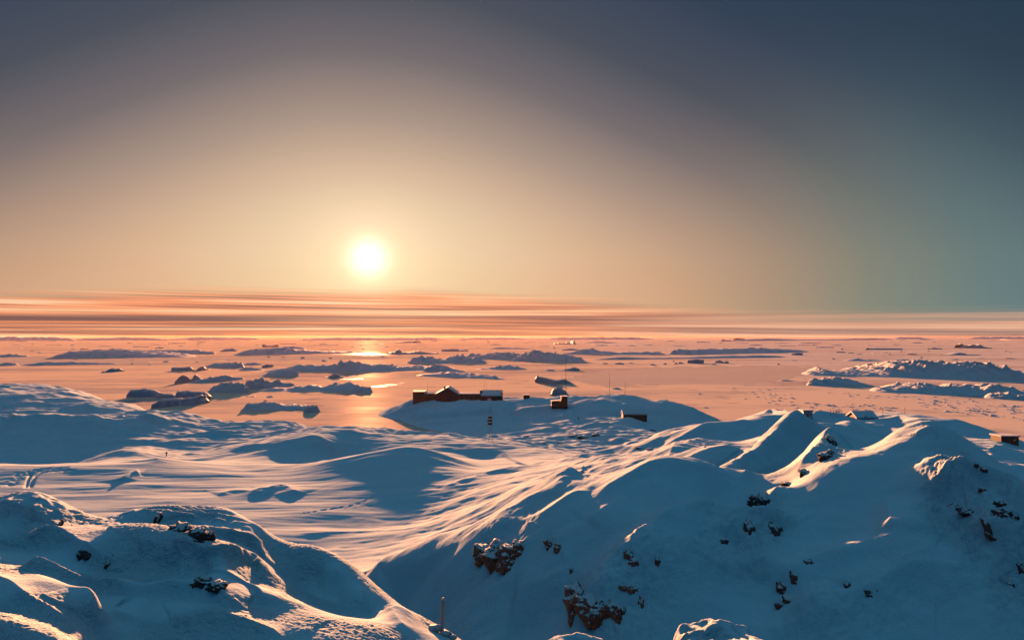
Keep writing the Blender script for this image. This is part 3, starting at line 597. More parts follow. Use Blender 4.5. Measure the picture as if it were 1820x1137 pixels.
# furrows blown down the flank of the pointed dune
# ---- rime: cauliflower crust on the mounds, fine grain on the near hill
RIME = np.zeros_like(TZ); ROCKM = np.zeros_like(TZ)
ROWS = HY + (EYE - TZ) * F / Dd
def patch(px, py, rx, ry, dr=0.18):
    d = hit(px, py)
    q = ((PX - px) / rx) ** 2 + (np.log(Dd / d) / dr) ** 2
    return np.exp(-q ** 1.5)
mound = np.zeros_like(TZ)
for px, py, rx, dr, k in [(1685, 868, 52, .10, 1.0), (1730, 915, 45, .09, 1.0), (1795, 950, 50, .12, 1.0), (1790, 890, 45, .06, .7), (1820, 1000, 40, .10, .9), (1340, 935, 70, .10, .75), (1130, 1010, 85, .10, .5),
                          (1475, 800, 30, .06, .6), (1280, 960, 50, .1, .5), (1500, 1090, 160, .1, .3), (1060, 1090, 70, .1, .5), (890, 975, 70, .08, .4), (1690, 790, 60, .08, .4)]:
    mound = np.maximum(mound, k * patch(px, py, rx, 0, dr))
bill = 1 - np.abs(fbm(TX / 0.9, TY / 0.9, 2, 0.5, 12)) * 1.4
TZ += mound * (0.26 * bill - 0.13 + 0.10 * (1 - 2 * np.abs(perlin(TX / 0.45, TY / 0.45))))
m2 = 0.9 * win(PX, 1170, 1200, 1340, 1380) * win(TY, 17.5, 18.3, 20.5, 22) + 0.9 * win(PX, 930, 950, 1090, 1110) * win(TY, 18.2, 18.8, 20.8, 22) + patch(300, 925, 130, 0, .10) + 0.7 * patch(60, 890, 80, 0, .07)
TZ += m2 * (0.10 * (1 - 1.6 * np.abs(fbm(TX / 0.55, TY / 0.55, 2, 0.5, 14))) - 0.05)
grain = mnear * (0.35 + 0.65 * sstep(1060 - 0.0 * PX, 0, 1)) * sstep(fbm(TX / 3.0, TY / 2.0, 2, 0.5, 15) + 0.55, 0.1, 0.8)
TZ += mnear * 0.014 * grain * (perlin(TX / 0.075, TY / 0.085) + 0.8 * perlin(TX / 0.16, TY / 0.16))
ROCKM = 0.44 * np.clip(mound * 1.3, 0, 1) * sstep(fbm(TX / 3.1, TY / 3.1, 2, .5, 25), -.35, .25) * (TY > 35) + 0.40 * np.clip(m2, 0, 1) * (TY < 32) * sstep(fbm(TX / 1.2, TY / 1.2, 2, .5, 26), 0, .4)
RIME = np.clip(0.9 * grain * mnear + 0.9 * mound + 0.35 * mr * sstep(fbm(TX / 7, TY / 7, 2, .5, 23), -.2, .4), 0, 1)
# flank furrows
fl = patch(1340, 810, 60, 0, .10)
TZ += fl * 0.13 * fbm((TX * 0.9 + TY * 0.45) / 0.9, (TY - TX) / 14, 2, 0.5, 17)
# ski tracks and a trail of steps pressed into the snowfield
def groove(line, width, depth, dots=0.0):
    P = smooth_line(line, 14); w = np.array([((px - CX) / F * hit(px, py, dmin=100), hit(px, py, dmin=100)) for px, py in P])
    R = 3 * width
    r0, r1 = np.searchsorted(np.exp(fv), [w[:, 1].min() - R, w[:, 1].max() + R]); c0, c1 = np.searchsorted(fu, [P[:, 0].min() - 15, P[:, 0].max() + 15])
    X = TX[r0:r1, c0:c1]; Y = TY[r0:r1, c0:c1]; best = np.full(X.shape, 1e9, np.float32)
    for i in range(len(w) - 1):
        ax, ay = w[i]; ex, ey = w[i + 1] - w[i]; t = np.clip(((X - ax) * ex + (Y - ay) * ey) / (ex * ex + ey * ey + 1e-9), 0, 1)
        best = np.minimum(best, (X - ax - t * ex) ** 2 + (Y - ay - t * ey) ** 2)
    k = np.exp(-best / width ** 2)
    if dots: k = k * np.clip(0.5 + 1.6 * perlin(X / dots, Y / dots), 0, 1.3)
    TZ[r0:r1, c0:c1] -= depth * k
groove([(46, 866), (48, 860), (52, 848), (60, 840), (80, 835), (120, 832)], .35, .30); groove([(54, 866), (56, 860), (60, 850), (68, 843), (86, 838), (125, 835)], .35, .30)
groove([(18, 864), (28, 857), (50, 842), (80, 833), (130, 829)], .8, .22, 1.2); groove([(0, 862), (30, 848), (70, 838), (120, 836)], 1.2, .2, 1.4)
groove([(540, 912), (580, 906), (620, 900), (650, 890), (690, 868), (720, 850)], .35, .16, .7)

snow = grid_obj("snow_ground", TX, TY, TZ, M['snow'], dict(rime=RIME, rock=ROCKM))
tag(snow, kind='structure')
# ------------------------------------------------------------------ sea: one sheet to the horizon
def disc(name, R, mat, z):
    rs = [0, 200, 500, 1000, 2000, 4000, 8000, 16000, R]; n = 96; v = [(0, 0, z)]; f = []
    for r in rs[1:]: v += [(r * math.cos(2 * math.pi * k / n), r * math.sin(2 * math.pi * k / n), z) for k in range(n)]
    f += [(0, 1 + k, 1 + (k + 1) % n) for k in range(n)]
    for j in range(len(rs) - 2):
        a = 1 + j * n; b = a + n; f += [(a + k, b + k, b + (k + 1) % n, a + (k + 1) % n) for k in range(n)]
    return mesh_obj(name, v, f, mat)
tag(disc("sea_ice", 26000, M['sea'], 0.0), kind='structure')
def sea_pt(px, py, z=0.0):
    d = F * (EYE - z) / (py - HY); return ((px - CX) / F * d, d, z)
def sheet(name, poly, mat, z):
    P = smooth_line(poly + [poly[0]], 26)[:-1]
    k = np.arange(len(P)); w = P[:, 1].min(); hgt = P[:, 1].max() - w
    P = P + np.stack([0 * k, 0.09 * hgt * fbm(k / 7.0, k * 0 - w, 4, .6)], 1); v = [sea_pt(px, py, z) for px, py in P]
    bm = bmesh.new(); vs_ = [bm.verts.new(q) for q in v]; fc = bm.faces.new(vs_)
    if fc.calc_area() and fc.normal.z < 0: fc.normal_flip()
    bmesh.ops.triangulate(bm, faces=bm.faces[:]); me = bpy.data.meshes.new(name); bm.to_mesh(me); bm.free(); me.materials.append(mat)
    o = bpy.data.objects.new(name, me); col.objects.link(o); return tag(o, kind='structure')
sheet("thin_ice", [(-60, 631), (150, 634), (400, 635), (600, 632.5), (740, 634), (760, 636), (640, 638.5), (480, 641), (300, 642), (200, 648), (60, 648), (-60, 650)], M['thin'], 0.06)
sheet("thin_ice", [(1000, 676), (1060, 660), (1180, 653), (1300, 650), (1440, 652), (1430, 665), (1360, 679), (1220, 681), (1100, 686)], M['thin'], 0.06)
sheet("water", [(575, 629.5), (620, 627.5), (660, 626.0), (700, 627), (712, 629), (690, 630.5), (640, 631), (590, 631)], M['lead'], 0.12)
sheet("water", [(660, 686), (690, 683), (718, 679), (716, 682), (690, 686), (668, 688)], M['lead'], 0.06)
sheet("water", [(548, 676), (585, 674), (640, 671.5), (640, 673.5), (590, 677)], M['lead'], 0.06)
# ------------------------------------------------------------------ islets, floes and icebergs out on the ice: each one a thing
def islet(name, label, cat, x0, x1, yl, yr, prof, style='low', group=None, seed=None):
    """x0..x1 photo columns of the waterline, yl / yr rows of its ends, prof = [(column, row of crest)]"""
    seed = (x0 * 0.37 + yl * 1.3) % 97 if seed is None else seed
    nx = int(min(260, max(28, (x1 - x0) * 1.6))); nt = 22
    s = np.linspace(0, 1, nx); px = x0 + (x1 - x0) * s; yb = yl + (yr - yl) * s
    pp = np.array([(x0, yl)] + [p for p in prof if x0 < p[0] < x1] + [(x1, yr)], float)
    if style in ('berg', 'slab'): pp[0, 1] = prof[0][1]; pp[-1, 1] = prof[-1][1]
    yt = np.interp(px, pp[:, 0], pp[:, 1])
    d = F * EYE / (yb - HY); dm = float(np.mean(d))
    k = dict(low=4.0, hill=6.0, berg=1.2, slab=3.0, flat=9.0)[style]           # depth as a multiple of height
    tcx = dict(low=.5, hill=.55, berg=.45, slab=.35, flat=.6)[style]
    dp = np.maximum(yb - yt, 0.0)
    hmax = dp.max() * dm / F
    width = (x1 - x0) * dm / F
    if x1 - x0 > 260: nt = 60; k *= 0.8
    D = max(min(k * 2 * hmax, 0.5 * width), 0.06 * width) if style != 'berg' else max(0.45 * width, 1.5 * hmax)
    wob = fbm(s * (x1 - x0) / 22 + seed, s * 0 + seed, 3, 0.5)
    plan = np.sqrt(np.clip(np.sin(np.pi * np.clip(s, 0.002, 0.998)), 0, 1)) if style not in ('berg', 'slab') else 0.6 + 0.4 * np.sqrt(np.sin(np.pi * np.clip(s, .01, .99)))
    Ds = D * np.maximum(plan, 0.03) * (1 + 0.2 * wob)
    # crest height so that its sight line is right at its own distance
    yc = d + Ds * tcx
    h = np.maximum(EYE - (yt - HY) * yc / F, 0.05)
    h *= 1 + 0.10 * fbm(s * (x1 - x0) / 6.0 + seed, s * 0 + 3, 3, 0.55) * (0.4 if style in ('berg', 'slab') else 1)
    t = np.linspace(0, 1, nt)
    if style in ('low', 'hill'): gt = np.where(t < tcx, np.sin(np.pi / 2 * t / tcx) ** 0.8, np.cos(np.pi / 2 * (t - tcx) / (1 - tcx)) ** 0.9)
    elif style == 'flat': gt = np.where(t < .12, t / .12 * .75, .75 + .25 * np.sin(np.clip((t - .12) / .5, 0, 1) * np.pi / 2)) * sstep(1 - t, 0, .15)
    else:
        f0 = .06; gt = np.where(t < f0, t / f0 * .86, np.where(t < tcx, .86 + .14 * (t - f0) / (tcx - f0), 1 - .25 * (t - tcx) / (1 - tcx))) * sstep(1 - t, 0, .08)
    dist = d[None, :] + (t[:, None] + 0.02 * wob[None, :]) * Ds[None, :]
    X = (px[None, :] - CX) / F * d[None, :] + 0 * dist; Y = dist
    n2 = fbm(X / (width / 9) + seed, Y / (width / 9), 4, 0.55)
    amp = (0.07 if x1 - x0 > 260 else 0.13) if style in ('low', 'hill', 'flat') else 0.05
    n3 = fbm(X / 14.0 + seed, Y / 9.0, 3, 0.55) * (0.22 if (style == 'hill' and x1 - x0 > 100) else 0.0)
    Z = h[None, :] * gt[:, None] * (1 + amp * 2.2 * n2 + n3) - 0.35
    cl = float(np.mean(X)), float(np.mean(Y))
    me_X = X - cl[0]; me_Y = Y - cl[1]
    if style in ('berg', 'slab'):
        me_X = me_X + (0.03 * width) * fbm(Z / (hmax + .1) * 1.2 + seed, s[None, :] * 6 + 0 * Z, 2, 0.5)
    o = grid_obj(name, me_X, me_Y, Z, M['berg'] if style in ('berg', 'slab') else M['islet'])
    o.location = (cl[0], cl[1], 0)
    tag(o, label, cat, group); return o
I = [
 # --- far left
 ("snow_islet", "long dark wedge of snowy land far out at the left, blunt at its left end", "islet", 83, 338, 636.5, 634.5, [(95, 629), (112, 623.5), (150, 622.5), (215, 623), (260, 627), (300, 629)], 'flat'),
 ("snow_islet", "broken low islet tapering towards a small dark hump, behind the long dark wedge of land", "islet", 170, 382, 626, 629.5, [(200, 620.5), (245, 622.5), (290, 621.5), (335, 622), (362, 623), (375, 625)], 'low'),
 ("snow_islet", "thin dark strip of ice with three low swells, below the long dark wedge of land", "islet", 28, 210, 649.5, 647, [(60, 643.5), (110, 642.5), (130, 643), (170, 644), (195, 645)], 'low'),
 ("snow_islet", "small low hummock cut by the left edge of the photo", "islet", -22, 30, 650, 649.5, [(0, 644.5), (15, 645)], 'low'),
 ("ice_hummock", "low patchy hummock on grey ice at the far left edge, above the thin dark strip", "islet", -30, 47, 635, 634, [(0, 629), (20, 630.5), (35, 631)], 'low'),
 ("iceberg", "lone small iceberg with a stepped crown on the open orange ice at left", "iceberg", 180, 216, 661.5, 660, [(185, 659), (193, 654.5), (197, 653.5), (202, 655), (208, 654), (213, 658)], 'berg'),
 ("iceberg", "flat iceberg with an overhanging left corner, above the dome and the spike", "iceberg", 304, 341, 659, 659.5, [(304, 652), (316, 652.5), (328, 651.5), (334, 650.5), (338, 656)], 'berg'),
 ("iceberg", "small triangular iceberg right of the flat one with the overhanging corner", "iceberg", 344, 369, 660.5, 657, [(344, 659), (352, 653), (358, 650), (363, 654), (369, 656)], 'berg'),
 ("iceberg", "dome shaped iceberg with a straight right side, beside the sharp ice spike", "iceberg", 310, 333, 682, 679, [(311, 676), (316, 668), (321, 665.5), (326, 668), (332, 676)], 'berg'),
 ("snow_islet", "low tongue of snow carrying the dome shaped iceberg on its right end", "islet", 288, 345, 687, 679, [(300, 683), (315, 680.5), (330, 679)], 'low'),
 ("iceberg", "sharp dark spike of ice standing at the left tip of a low islet", "iceberg", 339, 356, 677, 676, [(341, 672), (343.5, 664), (347, 668), (351, 672), (354, 674)], 'berg'),
 ("snow_islet", "low dark islet running right from the foot of the sharp ice spike", "islet", 325, 432, 682, 674, [(345, 675), (360, 670), (380, 667.5), (400, 667), (415, 669), (425, 671)], 'low'),
 ("snow_islet", "flat dark islet with a level top above the spiked islet", "islet", 360, 433, 652, 653.5, [(372, 646.5), (395, 644.5), (415, 643.5), (425, 645)], 'low'),
 ("snow_islet", "narrow dark streak of ice touching the right end of the level topped islet", "islet", 428, 468, 648.5, 648, [(438, 644.5), (452, 644.5)], 'low'),
 ("iceberg", "large box shaped iceberg with a flat top, stranded on the left shore", "iceberg", 224, 282, 707, 706, [(224, 699), (228, 692), (245, 690.5), (262, 691), (272, 693.5), (282, 697)], 'slab'),
 ("iceberg", "low grey ice slab leaning against the right side of the box shaped iceberg", "iceberg", 276, 312, 708, 707, [(276, 699), (290, 698.5), (302, 699), (312, 703)], 'slab'),
 ("iceberg", "blocky iceberg with a notched top, behind the broad curved one on the left shore", "iceberg", 311, 370, 712, 709, [(311, 695), (316, 693.5), (335, 694.5), (352, 695), (360, 696), (370, 703)], 'slab'),
 ("iceberg", "broad curved iceberg with a dished top, nearest of the bergs on the left shore", "iceberg", 268, 362, 726, 717, [(268, 716), (280, 708), (300, 706.5), (320, 707.5), (338, 704), (350, 701), (356, 706), (362, 712)], 'slab'),
 # --- under and left of the sun
 ("snow_islet", "broad shadowed islet left of the bright sun glint, its tail thinning to the right", "islet", 412, 634, 631.5, 627, [(420, 625), (436, 620), (455, 618.5), (490, 619.5), (525, 621.5), (560, 624), (600, 624), (620, 623.5)], 'low'),
 ("snow_islet", "short shelf of ice at the left shoulder of the broad shadowed islet", "islet", 388, 422, 624.5, 624, [(398, 620), (410, 619.5)], 'flat'),
 ("iceberg", "dark far iceberg with a tower at each end, like a castle on the horizon ice", "iceberg", 466, 493, 617, 616.5, [(466, 612), (468, 611), (472, 613.5), (485, 614), (489, 611.5), (492, 612.5)], 'berg'),
 ("snow_islet", "pale thin islet just right of the dark two towered iceberg", "islet", 492, 543, 619.5, 620, [(505, 616), (518, 615), (532, 616.5)], 'low'),
 ("snow_islet", "thin dark islet starting the chain under the sun, pointed at its left end", "islet", 419, 470, 658, 657.5, [(430, 653.5), (440, 652), (452, 654)], 'low'),
 ("snow_islet", "long narrow islet with a ragged spine, middle of the chain under the sun", "islet", 440, 606, 661, 659.5, [(475, 656), (512, 650.5), (525, 647), (540, 649), (560, 648.5), (590, 648.5), (600, 652)], 'low'),
 ("iceberg", "small dark hump of ice above the ragged narrow islet", "iceberg", 466, 484, 653, 652, [(468, 649), (473, 646.5), (480, 647.5)], 'berg'),
 ("snow_islet", "rounded block of land with a pool of light on top, below the ragged narrow islet", "islet", 461, 531, 668, 669, [(475, 660.5), (495, 657.5), (515, 657), (526, 660)], 'hill'),
 ("snow_islet", "hummocky islet with the highest knoll at its left, below the glint of the sun", "islet", 588, 815, 661.5, 656, [(594, 650), (600, 643), (607, 640.5), (622, 643), (650, 648), (668, 646.5), (700, 650), (745, 650), (790, 651.5)], 'hill'),
 ("snow_islet", "pale knoll covered islet wedged between the hummocky islet and the stretched snowy one", "islet", 748, 834, 660, 662, [(762, 650), (770, 647.5), (785, 649.5), (810, 657), (825, 658.5)], 'hill'),
 ("snow_islet", "stretched snowy islet above the gabled station roof, tapering to a thin right tip", "islet", 731, 905, 667.5, 674.5, [(748, 664.5), (775, 661), (800, 660.5), (830, 663.5), (855, 666), (876, 667), (892, 671)], 'hill'),
 ("iceberg", "lone triangular iceberg on bright orange ice, left below the sun glint", "iceberg", 577, 608, 671, 672, [(582, 669), (590, 664), (595, 662), (601, 665.5), (607, 669)], 'berg'),
 ("snow_islet", "rounded left end of the big islet mass below the triangular iceberg", "islet", 363, 442, 698, 699, [(372, 688), (385, 681), (405, 679.5), (425, 682), (438, 688)], 'hill'),
 ("snow_islet", "jagged islet with three small peaks at its right, joined to the rounded islet mass", "islet", 424, 522, 693, 686, [(435, 676), (450, 672.5), (462, 673), (472, 679), (486, 674.5), (498, 680), (512, 678), (518, 681)], 'hill'),
 ("snow_islet", "long swelling islet reaching right towards the station, two humps on its back", "islet", 444, 645, 696, 695, [(470, 689), (500, 688), (535, 683.5), (560, 686), (582, 680.5), (605, 681), (632, 683)], 'hill'),
 ("snow_islet", "blunt dark knob at the right end of the long two humped islet", "islet", 614, 663, 697.5, 697, [(625, 690), (640, 686), (655, 687)], 'hill'),
 ("ice_floe", "row of little dark ice lumps between the two humped islet and the lone oval islet", "ice floe", 432, 486, 705.5, 706, [(437, 703.5), (446, 703), (455, 705), (470, 703.5), (478, 702), (484, 704)], 'low'),
 ("ice_floe", "single tiny dark ice lump below the row of little lumps", "ice floe", 466, 477, 712.5, 712.5, [(471, 709.5)], 'low'),
 ("ice_floe", "tiny dark chip of ice left of the row of little lumps", "ice floe", 387, 401, 704.5, 704, [(394, 702.5)], 'low'),
 ("snow_islet", "lone oval islet on open ice with a long flat back, left of the station headland", "islet", 425, 556, 729, 727, [(433, 719), (450, 715), (475, 714), (495, 717.5), (520, 718), (545, 719)], 'hill'),
 ("snow_islet", "crusty hummock capping the right end of the lone oval islet", "islet", 537, 570, 733, 732, [(545, 721.5), (555, 719.5), (563, 723)], 'hill'),
 # --- centre, beyond the station
 ("iceberg", "low iceberg right of the sun glint with a single knob at its left", "iceberg", 687, 775, 629.5, 629, [(690, 626), (700, 625), (703, 621), (706, 620.5), (709, 625), (725, 625.5), (745, 623.5), (760, 625.5), (772, 627)], 'slab'),
 ("iceberg", "two layered flat iceberg beyond the big rounded islet", "iceberg", 785, 831, 624.5, 624, [(787, 621), (800, 619.5), (812, 619.5), (816, 622), (830, 621)], 'slab'),
 ("iceberg", "faint far iceberg with a raised right block, right of the sun near the horizon", "iceberg", 703, 746, 609.5, 609, [(706, 608), (720, 606.5), (733, 606), (738, 604), (742, 606)], 'slab'),
 ("snow_islet", "big rounded islet with a dipped middle and a right knoll, below the low knobbed iceberg", "islet", 719, 868, 646, 645, [(730, 637), (745, 633.5), (765, 635), (785, 638), (800, 634), (808, 631.5), (825, 634), (845, 634.5), (858, 640)], 'hill'),
 ("snow_islet", "smooth lens shaped islet alone on bright ice, above the station's right block", "islet", 837, 945, 656.5, 656.5, [(860, 653.5), (885, 650.5), (905, 649), (920, 651), (935, 654.5)], 'hill'),
 ("ice_floe", "tiny dark speck of ice near the horizon right of the faint far iceberg", "ice floe", 863, 872, 607, 607, [(867, 605)], 'low'),
 ("ice_floe", "thin dark sliver of ice above the long broken chain at centre", "ice floe", 867, 952, 620, 620.5, [(885, 617), (915, 618), (940, 619)], 'low'),
 ("snow_islet", "pale hummocky islet at the left end of the long broken chain at centre", "islet", 819, 960, 637, 641, [(835, 628), (860, 630), (890, 626.5), (920, 628), (945, 630)], 'hill'),
 ("snow_islet", "lumpy pale islet in front of the long broken chain, topped by a cone", "islet", 905, 1045, 641.5, 643, [(925, 630), (945, 627), (957, 622), (966, 628), (1000, 629), (1030, 634)], 'hill'),
 ("snow_islet", "dark islet with a rounded middle hump, in the back row of the broken chain", "islet", 1000, 1185, 630, 630.5, [(1030, 622), (1045, 621), (1056, 619.5), (1070, 623), (1100, 625), (1150, 625), (1175, 624.5)], 'low'),
 ("iceberg", "small dark two humped berg at the left of the back row of the broken chain", "iceberg", 1000, 1032, 622.5, 622, [(1003, 620.5), (1012, 618.8), (1022, 620), (1030, 621)], 'slab'),
 ("snow_islet", "long thin dark bar of ice in the front row of the broken chain", "islet", 1050, 1402, 639.5, 634.5, [(1100, 634), (1160, 635.5), (1230, 634), (1290, 632), (1350, 631), (1385, 632)], 'low'),
 ("snow_islet", "widest flat islet of the broken chain, ending in a fine right point", "islet", 1188, 1442, 630, 625, [(1200, 621.5), (1240, 620.5), (1290, 619.5), (1340, 618.5), (1400, 619.5), (1425, 622)], 'low'),
 ("ice_floe", "short dark floe right of the smooth lens shaped islet", "ice floe", 968, 990, 659, 659, [(975, 656), (983, 656.5)], 'low'),
 ("iceberg", "small iceberg rising to a blunt right end, crossed by the tall antenna mast", "iceberg", 996, 1030, 658.5, 659, [(998, 657), (1010, 654.5), (1022, 652), (1028, 654)], 'berg'),
 ("iceberg", "tilted flat topped iceberg with a tall cliff at its left end", "iceberg", 951.5, 990, 680, 684.5, [(951.5, 672), (953.5, 667), (970, 670.5), (990, 675)], 'berg'),
 ("iceberg", "low cone of ice attached to the right of the tilted flat topped iceberg", "iceberg", 986, 1020, 682.5, 682, [(988, 676), (998, 673), (1004, 672), (1012, 677), (1019, 681)], 'berg'),
 ("iceberg", "tall blunt grey iceberg showing right behind the two storey hut", "iceberg", 979, 1013, 703, 703, [(980, 699), (983, 691), (989, 686.5), (998, 688), (1006, 693), (1011, 701)], 'berg'),
 ("ice_floe", "small flat cap of ice between the two masts on the headland skyline", "ice floe", 1085, 1107, 691, 692, [(1092, 688.5), (1097, 687.8), (1102, 689.5)], 'low'),
 ("ice_floe", "tiny dark lump of ice below the flat cap between the masts", "ice floe", 1096, 1103, 701, 701, [(1099, 699)], 'low'),
 ("iceberg", "dark far iceberg with a tall square block at its right end, right of centre", "iceberg", 983, 1024, 611, 612.5, [(985, 609), (1000, 608.5), (1014, 608.5), (1017, 606), (1021, 605.2), (1023, 609)], 'slab'),
 ("snow_islet", "thin far islet right of the iceberg with the square block", "islet", 1035, 1130, 609, 610.5, [(1055, 607), (1065, 606), (1085, 608)], 'low'),
 ("snow_islet", "long dark island line far off at right, its left half thin", "islet", 1290, 1590, 606.3, 603.6, [(1330, 603), (1373, 601.3), (1420, 603.2), (1480, 603), (1520, 601.6), (1560, 601), (1575, 601.5)], 'low'),
 ("iceberg", "tiny pointed berg at the left tip of the long dark island line", "iceberg", 1283, 1300, 606.6, 606.4, [(1284, 604), (1286.5, 601.6), (1289, 604), (1296, 604.6)], 'berg'),
 ("iceberg", "tiny dark flat berg standing on the left part of the long dark island line", "iceberg", 1306, 1324, 605.2, 605.0, [(1307, 601), (1314, 600), (1322, 601.2)], 'berg'),
 ("ice_floe", "small dark floe between the pale lumpy islet and the rubble of bergs", "ice floe", 1113, 1132, 646, 646, [(1122, 644)], 'low'),
 ("iceberg", "rubble like cluster of ice with a flat roof, under the thin dark bar of ice", "iceberg", 1224, 1251, 645.5, 646, [(1226, 640), (1236, 637.5), (1248, 638.5)], 'berg'),
 ("iceberg", "rounded small iceberg right of the rubble like cluster, with a little companion", "iceberg", 1273, 1286, 645, 645, [(1275, 641), (1280, 639), (1284, 641.5)], 'berg'),
 ("iceberg", "little companion lump right beside the rounded small iceberg", "iceberg", 1288, 1295, 645.5, 645.5, [(1289, 642.5), (1292, 641.5)], 'berg'),
 # --- right
 ("ice_floe", "flat topped dark floe alone on pale ice, left of the horned iceberg", "ice floe", 1545, 1604, 621.5, 621.5, [(1555, 618.6), (1575, 618.2), (1595, 618.6)], 'slab'),
 ("iceberg", "small low iceberg between the flat topped dark floe and the horned iceberg", "iceberg", 1653, 1674, 620.5, 620.5, [(1656, 618.5), (1662, 617), (1669, 618.5)], 'slab'),
 ("iceberg", "horned iceberg with a spur at its left, a saddle and two knobs", "iceberg", 1707, 1764, 618.5, 619.5, [(1707, 611), (1710, 610), (1718, 613.5), (1728, 613), (1736, 611.5), (1740, 613.5), (1746, 611.2), (1750, 615), (1762, 617.5)], 'slab'),
 ("iceberg", "low iceberg with a peaked middle and flat wings, below the horned iceberg", "iceberg", 1679, 1742, 631, 631, [(1690, 630), (1702, 627), (1708, 626), (1716, 627), (1724, 629.5)], 'slab'),
 ("snow_islet", "twin humped thin islet just beyond the big right hand island", "islet", 1502, 1580, 641.5, 641.5, [(1520, 638), (1532, 636.5), (1545, 639), (1560, 638.5)], 'low'),
 ("ice_floe", "thin dark streak of ice right of the twin humped thin islet", "ice floe", 1585, 1637, 640.5, 640.5, [(1600, 638.8), (1617, 638), (1625, 639.2)], 'low'),
 ("iceberg", "little block of ice under the fine right point of the widest flat islet", "iceberg", 1409, 1427, 631, 631, [(1412, 628), (1420, 626), (1425, 627)], 'berg'),
 ("snow_island", "big hilly island stretching off the right edge, peaked crag at its left", "island", 1438, 1900, 667, 678, [(1455, 660), (1470, 659), (1479, 652.5), (1495, 657), (1530, 658.5), (1575, 656.5), (1592, 652), (1612, 651), (1640, 645), (1680, 643), (1720, 644), (1780, 645.5), (1820, 646)], 'hill'),
 ("snow_islet", "rocky knoll islet with a stepped left end, in front of the big hilly island", "islet", 1436, 1552, 685, 684, [(1448, 675), (1470, 672), (1490, 671), (1515, 672), (1535, 678)], 'hill'),
 ("ice_floe", "thin dark sliver of ice left of the rocky knoll islet", "ice floe", 1386, 1416, 677, 677, [(1395, 674.5), (1408, 675)], 'low'),
 ("snow_island", "nearer snowy island at the right edge with a lit notch in its shore", "island", 1558, 1900, 697, 709, [(1580, 689), (1610, 687), (1640, 684), (1660, 680.5), (1690, 680), (1720, 685), (1760, 682), (1800, 684), (1820, 682)], 'hill'),
 ("snow_islet", "terraced snow bank at the right edge with pale lit steps", "islet", 1758, 1900, 708, 716, [(1770, 702), (1790, 698), (1820, 696)], 'hill'),
]
for r in I: islet(*r)
#  lands lost in the distance along the horizon
H = [
 ("long dark land along the horizon at the far left", -60, 130, 605.4, 605.0, [(-20, 598.6), (60, 599.4), (110, 600.6)]), ("second thin land on the horizon left of the sun", 110, 300, 604.8, 604.6, [(160, 600.6), (230, 599.6), (270, 600.8)]),
 ("dark thin land on the horizon between the left edge and the sun", 290, 470, 604.2, 603.8, [(340, 599.2), (400, 599.8), (440, 600.2)]), ("faint hilly land on the horizon under the sun", 520, 800, 604.6, 604.2, [(560, 601), (600, 600.0), (640, 599.6), (690, 600.5), (765, 599.6)]),
 ("faint land on the horizon right of the sun", 950, 1170, 603.8, 603.6, [(1000, 599.8), (1080, 599.5), (1130, 599)]), ("short dark land on the horizon at the right, under the grey cloud", 1590, 1660, 602.4, 602.4, [(1605, 599), (1640, 599.4)]),
 ("last thin land on the horizon at the right edge", 1720, 1840, 602.2, 602.2, [(1745, 599), (1790, 598.6), (1820, 598.8)]), ("thin dark land on the horizon above the two layered flat iceberg", 800, 960, 603.4, 603.2, [(840, 600), (900, 599.6)]),
]
for lb, *r in H: islet("far_land", lb, "island", *r, 'low', seed=r[0] * .1)
# small floes strewn far out, which nothing tells apart
rf = random.Random(11); nf = 0
boxes = [(r[3], min(q[1] for q in r[7]), r[4], max(r[5], r[6])) for r in I]
while nf < 130:
    px = rf.uniform(10, 1800); py = 603.5 + 46 * rf.random() ** 1.7; w = rf.uniform(5, 26) * (0.6 + 0.8 * (py < 618))
    if any(x0 - w < px < x1 + 4 and y0 - 2 < py < y1 + 3 for x0, y0, x1, y1 in boxes) or (px > 1430 and py > 640): continue
    hh = rf.uniform(.9, 2.2) * (0.7 + 0.02 * (py - 603)); k = rf.uniform(.25, .75)
    islet("small_floe", "small low ice floe, one of many strewn across the distant sea ice", "ice floe", px, px + w, py, py + rf.uniform(-.2, .2), [(px + w * k * .5, py - hh * rf.uniform(.5, .9)), (px + w * k, py - hh), (px + w * (k + .2), py - hh * .7)], rf.choice(['low', 'low', 'slab']), group="small floes strewn across the distant sea ice")
    boxes.append((px, py - hh, px + w, py)); nf += 1
# small broken ice in the rough pack on the right: nobody could count it
rng = random.Random(5)
bv, bf = [], []
for i in range(2600):
    py = 640 + 115 * rng.random() ** 0.8; px = 1180 + 900 * rng.random()
    if py < 690 and rng.random() < 0.7: continue
    if px < 1330 + (py - 690) * 1.2 and rng.random() < 0.8: continue
    x, y, _ = sea_pt(px, py)
    if perlin(np.array([x / 60.0]), np.array([y / 90.0]))[0] < -0.05: continue
    w = rng.uniform(.5, 2.6) * (1.6 if rng.random() < .1 else 1); hh = w * rng.uniform(.12, .3); dd = w * rng.uniform(.4, .9); a = rng.uniform(-.5, .5); k = len(bv); n = 6
    for j in range(n):
        t = 2 * math.pi * (j + rng.uniform(-.25, .25)) / n; bx, by = w * math.cos(t), dd * math.sin(t)
        bv.append((x + bx * math.cos(a) - by * math.sin(a), y + bx * math.sin(a) + by * math.cos(a), -.1))
    bv.append((x + rng.uniform(-.3, .3) * w, y + rng.uniform(-.2, .4) * dd, hh)); bf += [(k + j, k + (j + 1) % n, k + n) for j in range(n)]
tag(mesh_obj("broken_ice", bv, bf, M['islet'], None, False), kind='stuff')
